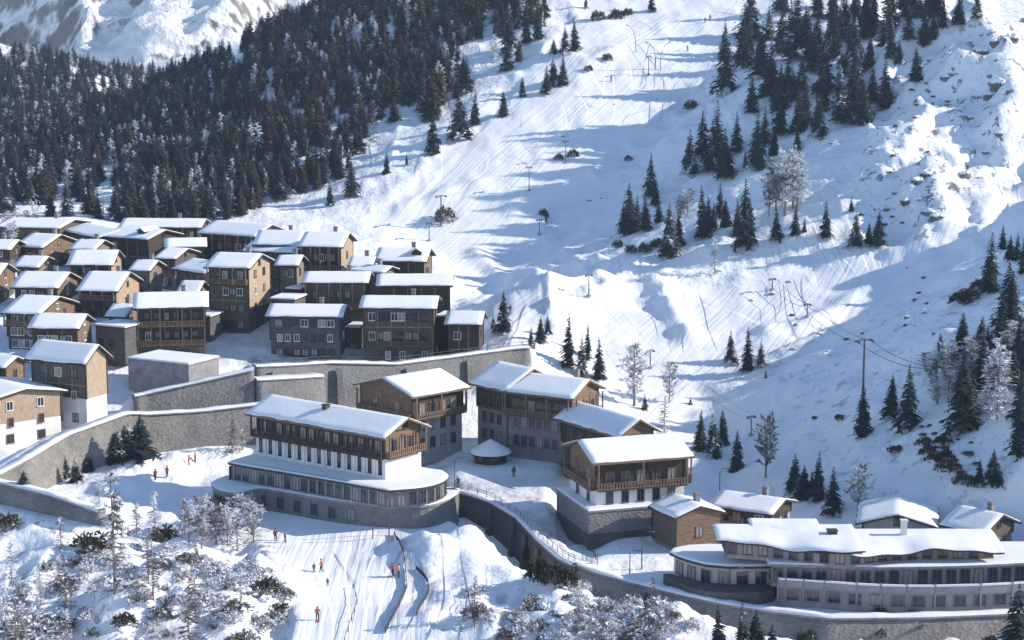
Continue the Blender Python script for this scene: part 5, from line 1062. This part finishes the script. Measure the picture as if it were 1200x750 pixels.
def person(u, v, pose, jacket, label, face=0.0, skis=False, group=None, size=1.0, pz=None):
    p = hit(u, v) if pz is None else pz
    t = thing('person', label, 'person', (p[0], p[1], p[2]), face, group); t.scale = (size,)*3
    me = BODY[pose].copy(); me.materials.clear()
    for m_ in (jacket, 'trousers', 'skin'): me.materials.append(M[m_])
    for f in me.polygons: z = f.center.z; f.material_index = 1 if z < .93 and abs(f.center.x) < .22 else (2 if z > 1.46 and z < 1.64 else 0)
    link('body', me, t)
    hb = MB(); zz = 1.66 if pose != 'ski' else 1.60; yy = -.02 if pose == 'stand' else (-.09 if pose == 'walk' else -.2); n = 10; rings = [(.125,-.02),(.13,.05),(.10,.12),(.03,.155)]
    for r_, h_ in rings: hb.v += [(r_*math.cos(6.2832*i/n), yy+r_*math.sin(6.2832*i/n), zz+h_) for i in range(n)]
    for j in range(3):
        for i in range(n): hb.f.append((j*n+i, j*n+(i+1) % n, (j+1)*n+(i+1) % n, (j+1)*n+i)); hb.mi.append(0)
    hb.f.append(tuple(range(3*n, 4*n))); hb.mi.append(0); hb.build('helmet', 'helmet_black', t, smooth=True)
    if skis:
        for s in (-1, 1):
            MB().prism([(-.8,.0),(.75,.0),(.8,.03),(-.8,.03),(-.95,.12),(-.97,.10)], lambda q: (s*.13-.05, q[0], q[1]), lambda q: (s*.13+.05, q[0], q[1])).build('ski', 'ski', t)
            MB().tube([(s*.30,-.42,1.06),(s*.42,.25,.02)], .012, 5).build('ski_pole', 'metal', t)
    return t
person(323,634,'stand','jacket_dark','person in dark clothes standing on the piste before the hotel podium', .6)
person(334,637,'walk','jacket_blue','person in a dark blue jacket walking beside the one in dark clothes', 1.2)
person(377,671,'walk','jacket_orange','person in an orange jacket walking on the lower piste', -1.2)
person(368,671,'stand','jacket_dark','short person in dark clothes beside the orange jacket', .4, size=.7)
person(384,688,'stand','jacket_dark','small child in dark clothes alone on the groomed piste', 0, size=.62)
person(372,728,'ski','jacket_red','skier in a red jacket coasting down the bottom of the piste', .2, True)
person(461,676,'ski','jacket_red','skier in a red jacket beside the net fence', -.9, True)
person(467,678,'walk','jacket_orange','person in orange next to the skier at the net fence', .9)
person(182,563,'walk','jacket_orange','one of two walkers in orange on the snowy path below the road wall', .5, group='walkers in orange below the wall')
person(196,561,'stand','jacket_orange','one of two walkers in orange on the snowy path below the road wall', -.5, group='walkers in orange below the wall')
person(221,548,'walk','jacket_red','person in red by the shrubs near the hotel end', 1.5); person(229,547,'stand','jacket_orange','person in orange beside the one in red near the hotel end', -1.0)
person(602,560,'stand','jacket_dark','person in dark clothes on the plaza before the kiosk', .3); person(537,572,'walk','jacket_blue','person in blue at the corner of the hotel terrace', -.7)
person(826,27,'ski','jacket_dark','one of two skiers high on the upper piste', .3, True, 'skiers on the upper piste'); person(832,24,'ski','jacket_dark','one of two skiers high on the upper piste', .5, True, 'skiers on the upper piste')
person(806,60,'ski','jacket_blue','skier in blue crossing the upper piste', -.6, True); person(640,262,'ski','jacket_dark','skier in dark clothes on the shaded slope below the drag lift', .2, True)
person(598,368,'ski','jacket_dark','skier standing on the snow beside the small porch cottage', .2, True); person(716,95,'ski','jacket_dark','skier near the forest clump of the upper piste', .5, True)
for u, v in ((1128,717),(1140,716)): person(u, v, 'stand', 'jacket_dark', 'person in dark clothes waiting on the hotel road wall side', .4, group='people on the hotel road')
# ------------------------------------------------------------------ lifts
def pylon(u, vb, vt, label, arms=2, group=None, lean=0.0, D=None):
    p = hit(u, vb) if D is None else at_y(u, vb, D); g = gz(p[0], p[1]); f = p[1]*CP-(p[2]-CAM_Z)*SP; h = (vb-vt)*f/FPX*1.02
    t = thing('lift_pylon', label, 'lift pylon', (p[0], p[1], g), .5, group)
    MB().tube([(0,0,-.8),(0,0,h)], [.24 if h > 7 else .13, .14 if h > 7 else .09], 8).build('mast', 'lamp_metal', t); aw = 1.5 if h > 7 else .8; MB().box(-aw, aw, -.1, .1, h-.3, h-.1).build('crossarm', 'lamp_metal', t)
    for s in (-1, 1):
        MB().box(s*aw*.9-.1, s*aw*.9+.1, -aw*.45, aw*.45, h-.52, h-.32).build('sheave_train', 'cable_black', t)
    MB().box(-.3, .3, -.3, .3, -.6, .35).build('footing', 'concrete', t)
    return Vector((p[0], p[1], g+h-.5))
def cable(pts, label, r=.035, sag=.4, name='lift_cable'):
    o = Vector(pts[0]); t = thing(name, label, 'cable', o); c, s = math.cos(.5)*1.35, math.sin(.5)*1.35
    for sd in (-1, 1):
        q = []
        for a, b in zip(pts[:-1], pts[1:]):
            for i in range(9): f = i/8; w = Vector(a).lerp(Vector(b), f); w.z -= sag*4*f*(1-f); q.append(w-o+Vector((c*sd, s*sd, 0)))
        MB().tube(q, r, 4).build('rope', 'cable_black', t)
T1 = pylon(1010, 505, 398, 'tall T shaped lift pylon rising behind a conifer on the shaded flank'); T0 = pylon(946, 372, 356, 'short lift pylon on the sunlit traverse above the tall pylon')
T2 = pylon(1096, 470, 430, 'lift pylon half hidden by the frosted shrubs of the right grove'); T3 = pylon(1230, 500, 455, 'lift pylon beyond the right grove')
cable([pylon(905, 340, 326, 'small lift pylon at the edge of the sunlit traverse'), T0, T1, T2, T3], 'twin lift cables crossing the shaded flank over the tall pylon', .045, 1.0)
d = [pylon(u, b, t, 'thin drag lift pylon on the open ski slope', group='drag lift pylons') for u, b, t in ((760,88,66),(663,192,166),(620,224,196),(517,266,230),(503,283,262))]
cable(d[:3], 'drag lift cable running down the upper ski slope', .018, .8); cable(d[2:], 'drag lift cable between the slope and the village corner', .018, .8)
e = [pylon(u, b, t, 'thin lift pylon along the lower sunlit piste', group='lower piste pylons') for u, b, t in ((632,276,258),(690,348,322),(762,432,410),(880,512,488))]
cable(e, 'lift cable following the lower sunlit piste', .018, .6)
for u, vb, s in ((745,62,1),(768,82,1),(774,82,-1)):
    p = hit(u, vb); t = thing('snow_lance', 'curved snow making lance on the upper piste', 'snow lance', p, 0, 'snow lances of the upper piste')
    MB().tube([(0,0,-.5),(0,0,2.5),(-.25*s,0,5),(-1.2*s,0,7),(-2.4*s,0,7.9)], [.12,.1,.09,.07,.06], 6).build('pole', 'lamp_metal', t); MB().tube([(-2.2*s,0,7.8),(-2.9*s,0,8.0)], [.12,.16], 8).build('nozzle', 'metal', t)
# ------------------------------------------------------------------ rails, fences, lamps
def along(pix, step=2.0, D=None, closed=False):
    P_ = np.array([hit(u, v) if len(q) == 2 else at_y(*q) for q in pix for (u, v) in [q[:2]]]); s = np.r_[0, np.cumsum(np.hypot(np.diff(P_[:,0]), np.diff(P_[:,1])))]; ss = np.linspace(0, s[-1], max(3, int(s[-1]/step)+1))
    x = np.interp(ss, s, P_[:,0]); y = np.interp(ss, s, P_[:,1]); return x, y
def fence(pix, label, h=1.0, step=2.0, mat='lamp_metal', net=None, name='fence', rails=(1.0,.55), zoff=0.0, cat='fence', xyz=None):
    if xyz is None:
        x, y = along(pix, step); z = gzv(x, y)+zoff
    else:
        A = np.array(xyz); s = np.r_[0, np.cumsum(np.hypot(np.diff(A[:,0]), np.diff(A[:,1])))]; ss = np.linspace(0, s[-1], max(3, int(s[-1]/step)+1)); x, y, z = (np.interp(ss, s, A[:,i]) for i in range(3)); z = z+zoff
    o = (x[0], y[0], z[0]); t = thing(name, label, cat, o)
    for i in range(len(x)): MB().tube([(0,0,-.4),(0,0,h)], .05, 5).build('post', mat, t, loc=(x[i]-o[0], y[i]-o[1], z[i]-o[2]))
    for r_ in rails: MB().tube([(x[i]-o[0], y[i]-o[1], z[i]-o[2]+h*r_) for i in range(len(x))], .035, 5).build('rail', mat, t)
    if net:
        m_ = MB()
        for i in range(len(x)-1): m_.quad([(x[i]-o[0], y[i]-o[1], z[i]-o[2]+.05), (x[i+1]-o[0], y[i+1]-o[1], z[i+1]-o[2]+.05), (x[i+1]-o[0], y[i+1]-o[1], z[i+1]-o[2]+h*.95), (x[i]-o[0], y[i]-o[1], z[i]-o[2]+h*.95)])
        n_ = m_.build('net', net, t); md = n_.modifiers.new('thick', 'SOLIDIFY'); md.thickness = .03
    return t
fence(None, 'dark metal guard rail curving along the ramp wall', 1.1, 1.8, 'metal', name='guard_rail', cat='guard rail', xyz=[tuple(p+np.array([0.2,.5,.2])) for p in WALLS['ramp']['top']], rails=(1.0,.7,.4))
fence([(462,628),(474,655),(477,690),(466,715),(452,742)], 'dark net fence bending down the right side of the lower piste', .6, 2.5, 'cable_black', 'cable_black', 'net_fence')
fence([(488,668),(500,680),(503,694),(495,708),(488,722)], 'short curved net fence below the snow heap', .55, 2.5, 'cable_black', 'cable_black', 'net_fence')
fence([(414,690),(419,708),(412,730),(404,755)], 'dark rope fence in the middle of the lower piste', .7, 2.5, 'cable_black', None, 'rope_fence', (.9,))
fence([(548,700),(552,720),(556,738)], 'leaning dark net fence under the snow heap beside the thicket', .9, 2.2, 'cable_black', None, 'net_fence')
fence([(1050,700),(1100,703),(1160,703),(1215,700)], 'low dark railing along the snowy hotel road', .8, 2.4, 'lamp_metal')
fence([(655,590),(672,610),(690,640),(700,662)], 'timber rail beside the plinth chalet yard', .8, 2.4, 'timber_dark')
fence(None, 'thin railing on the tall grey terrace wall', 1.0, 2.2, 'lamp_metal', xyz=[tuple(p+np.array([0,.6,.2])) for p in WALLS['terrace']['top']], rails=(1.0,.5))
def lamp(u, vb, h, label, group=None, arm=1.2):
    p = hit(u, vb); t = thing('street_lamp', label, 'street lamp', p, 0, group)
    MB().tube([(0,0,-.3),(0,0,h*.9),(arm*.4,0,h),(arm,0,h)], [.09,.06,.05,.05], 6).build('pole', 'lamp_metal', t); MB().box(arm-.15, arm+.45, -.12, .12, h-.1, h+.05).build('lamp_head', 'metal', t)
lamp(456, 628, 6.0, 'tall street lamp at the near corner of the hotel podium'); lamp(437, 632, 4.4, 'shorter street lamp on the piste left of the podium corner lamp'); lamp(752, 668, 5.0, 'street lamp on the road below the barn'); lamp(738, 672, 3.0, 'short lamp post near the barn lamp'); lamp(855, 702, 4, 'street lamp before the planter wall of the curved hotel')
lamp(533, 572, 4.5, 'street lamp on the hotel terrace corner'); lamp(843, 590, 5.5, 'lamp pole beside the humped roof house')
# ------------------------------------------------------------------ boulders
def rock_mesh(seed):
    bm = bmesh.new(); bmesh.ops.create_icosphere(bm, subdivisions=3, radius=1); r = np.random.default_rng(seed); off = r.uniform(-50, 50, 2)
    for v in bm.verts:
        c = v.co; k = 1 + .38*float(fbm(np.array([c.x*1.1+off[0]+c.z]), np.array([c.y*1.1+off[1]-c.z]), 4, True)[0]) - .15; v.co = Vector((c.x*k*1.25, c.y*k, c.z*k*.75))
    for f in bm.faces: f.material_index = 1 if f.normal.z > .38 else 0
    me = bpy.data.meshes.new('boulder'); bm.to_mesh(me); bm.free(); me.materials.append(M['rock']); me.materials.append(M['loose_snow']); return me
RK = [rock_mesh(i) for i in range(5)]
def rocks(lst, label, group):
    for u, v, s in lst:
        p = hit(u, v)
        if p is None: continue
        o = link('boulder', RK[random.randrange(5)], None, (p[0], p[1], p[2]-.15*s), random.uniform(0, 6)); s *= .72; o.scale = (s, s*random.uniform(.7,1), s*random.uniform(.9,1.3)); tag(o, label, 'boulder', group)
rocks([(1150,62,3.2),(1165,52,2.4),(1185,45,3),(1172,100,3.4),(1160,112,2.8),(1108,92,1.6),(1138,50,1.2),(1075,212,2.2),(1088,205,2.6),(1062,238,1.8),(1050,226,1.4),(1130,205,2.4),(1090,250,2.2),(1098,256,1.8),(1040,245,1.2),(1110,120,1.0),(1170,160,1.4),(1155,180,1.2)], 'dark boulder breaking through the snow of the rocky ridge', 'boulders of the rocky ridge')
rocks([(905,345,.9),(880,352,.8),(925,330,.8),(1000,282,.7),(842,318,.8),(930,410,.9),(960,392,.8),(1075,350,1.0),(1085,366,1.2),(1065,372,1.0),(690,235,.8),(705,232,.7),(1030,150,.7),(1020,172,.6),(985,166,.6),(975,168,.8),(660,160,.7),(720,122,.6),(770,116,.7)], 'low snow capped stone on the ski slope', 'stones on the ski slope')
rocks([(272,688,1.4),(285,694,1.2),(262,700,1.3),(300,700,1.0),(235,660,1.0),(120,640,1.1),(110,655,1.0),(60,700,1.2),(195,690,1.0),(205,722,1.1),(300,722,1.2),(320,715,.9),(90,622,1.0)], 'snow capped boulder on the front knoll', 'boulders of the front knoll')
rocks([(640,715,1.2),(660,722,1.3),(690,708,1.0),(720,725,1.2),(750,735,1.3),(600,728,1.0),(680,735,1.2),(775,728,1.1),(620,702,.9)], 'snow capped boulder in the thicket below the ramp', 'boulders of the ramp thicket')
# ------------------------------------------------------------------ the cold air of the valley
hz_ = MB().box(-1300, 1300, -300, 2300, -90, 470).mesh('haze', 'snow_ground'); hz_.materials.clear()
m = bpy.data.materials.new('haze'); m.use_nodes = True; nt = m.node_tree; nt.nodes.clear(); out = nt.nodes.new('ShaderNodeOutputMaterial'); vol = nt.nodes.new('ShaderNodeVolumePrincipled')
vol.inputs['Color'].default_value = (.62, .80, 1.0, 1); vol.inputs['Density'].default_value = .00012; vol.inputs['Anisotropy'].default_value = .1
nt.links.new(vol.outputs[0], out.inputs['Volume']); hz_.materials.append(m); ho = link('haze', hz_); ho['kind'] = 'stuff'; ho['label'] = 'thin bluish winter haze filling the valley air'
scene.cycles.volume_bounces = 0
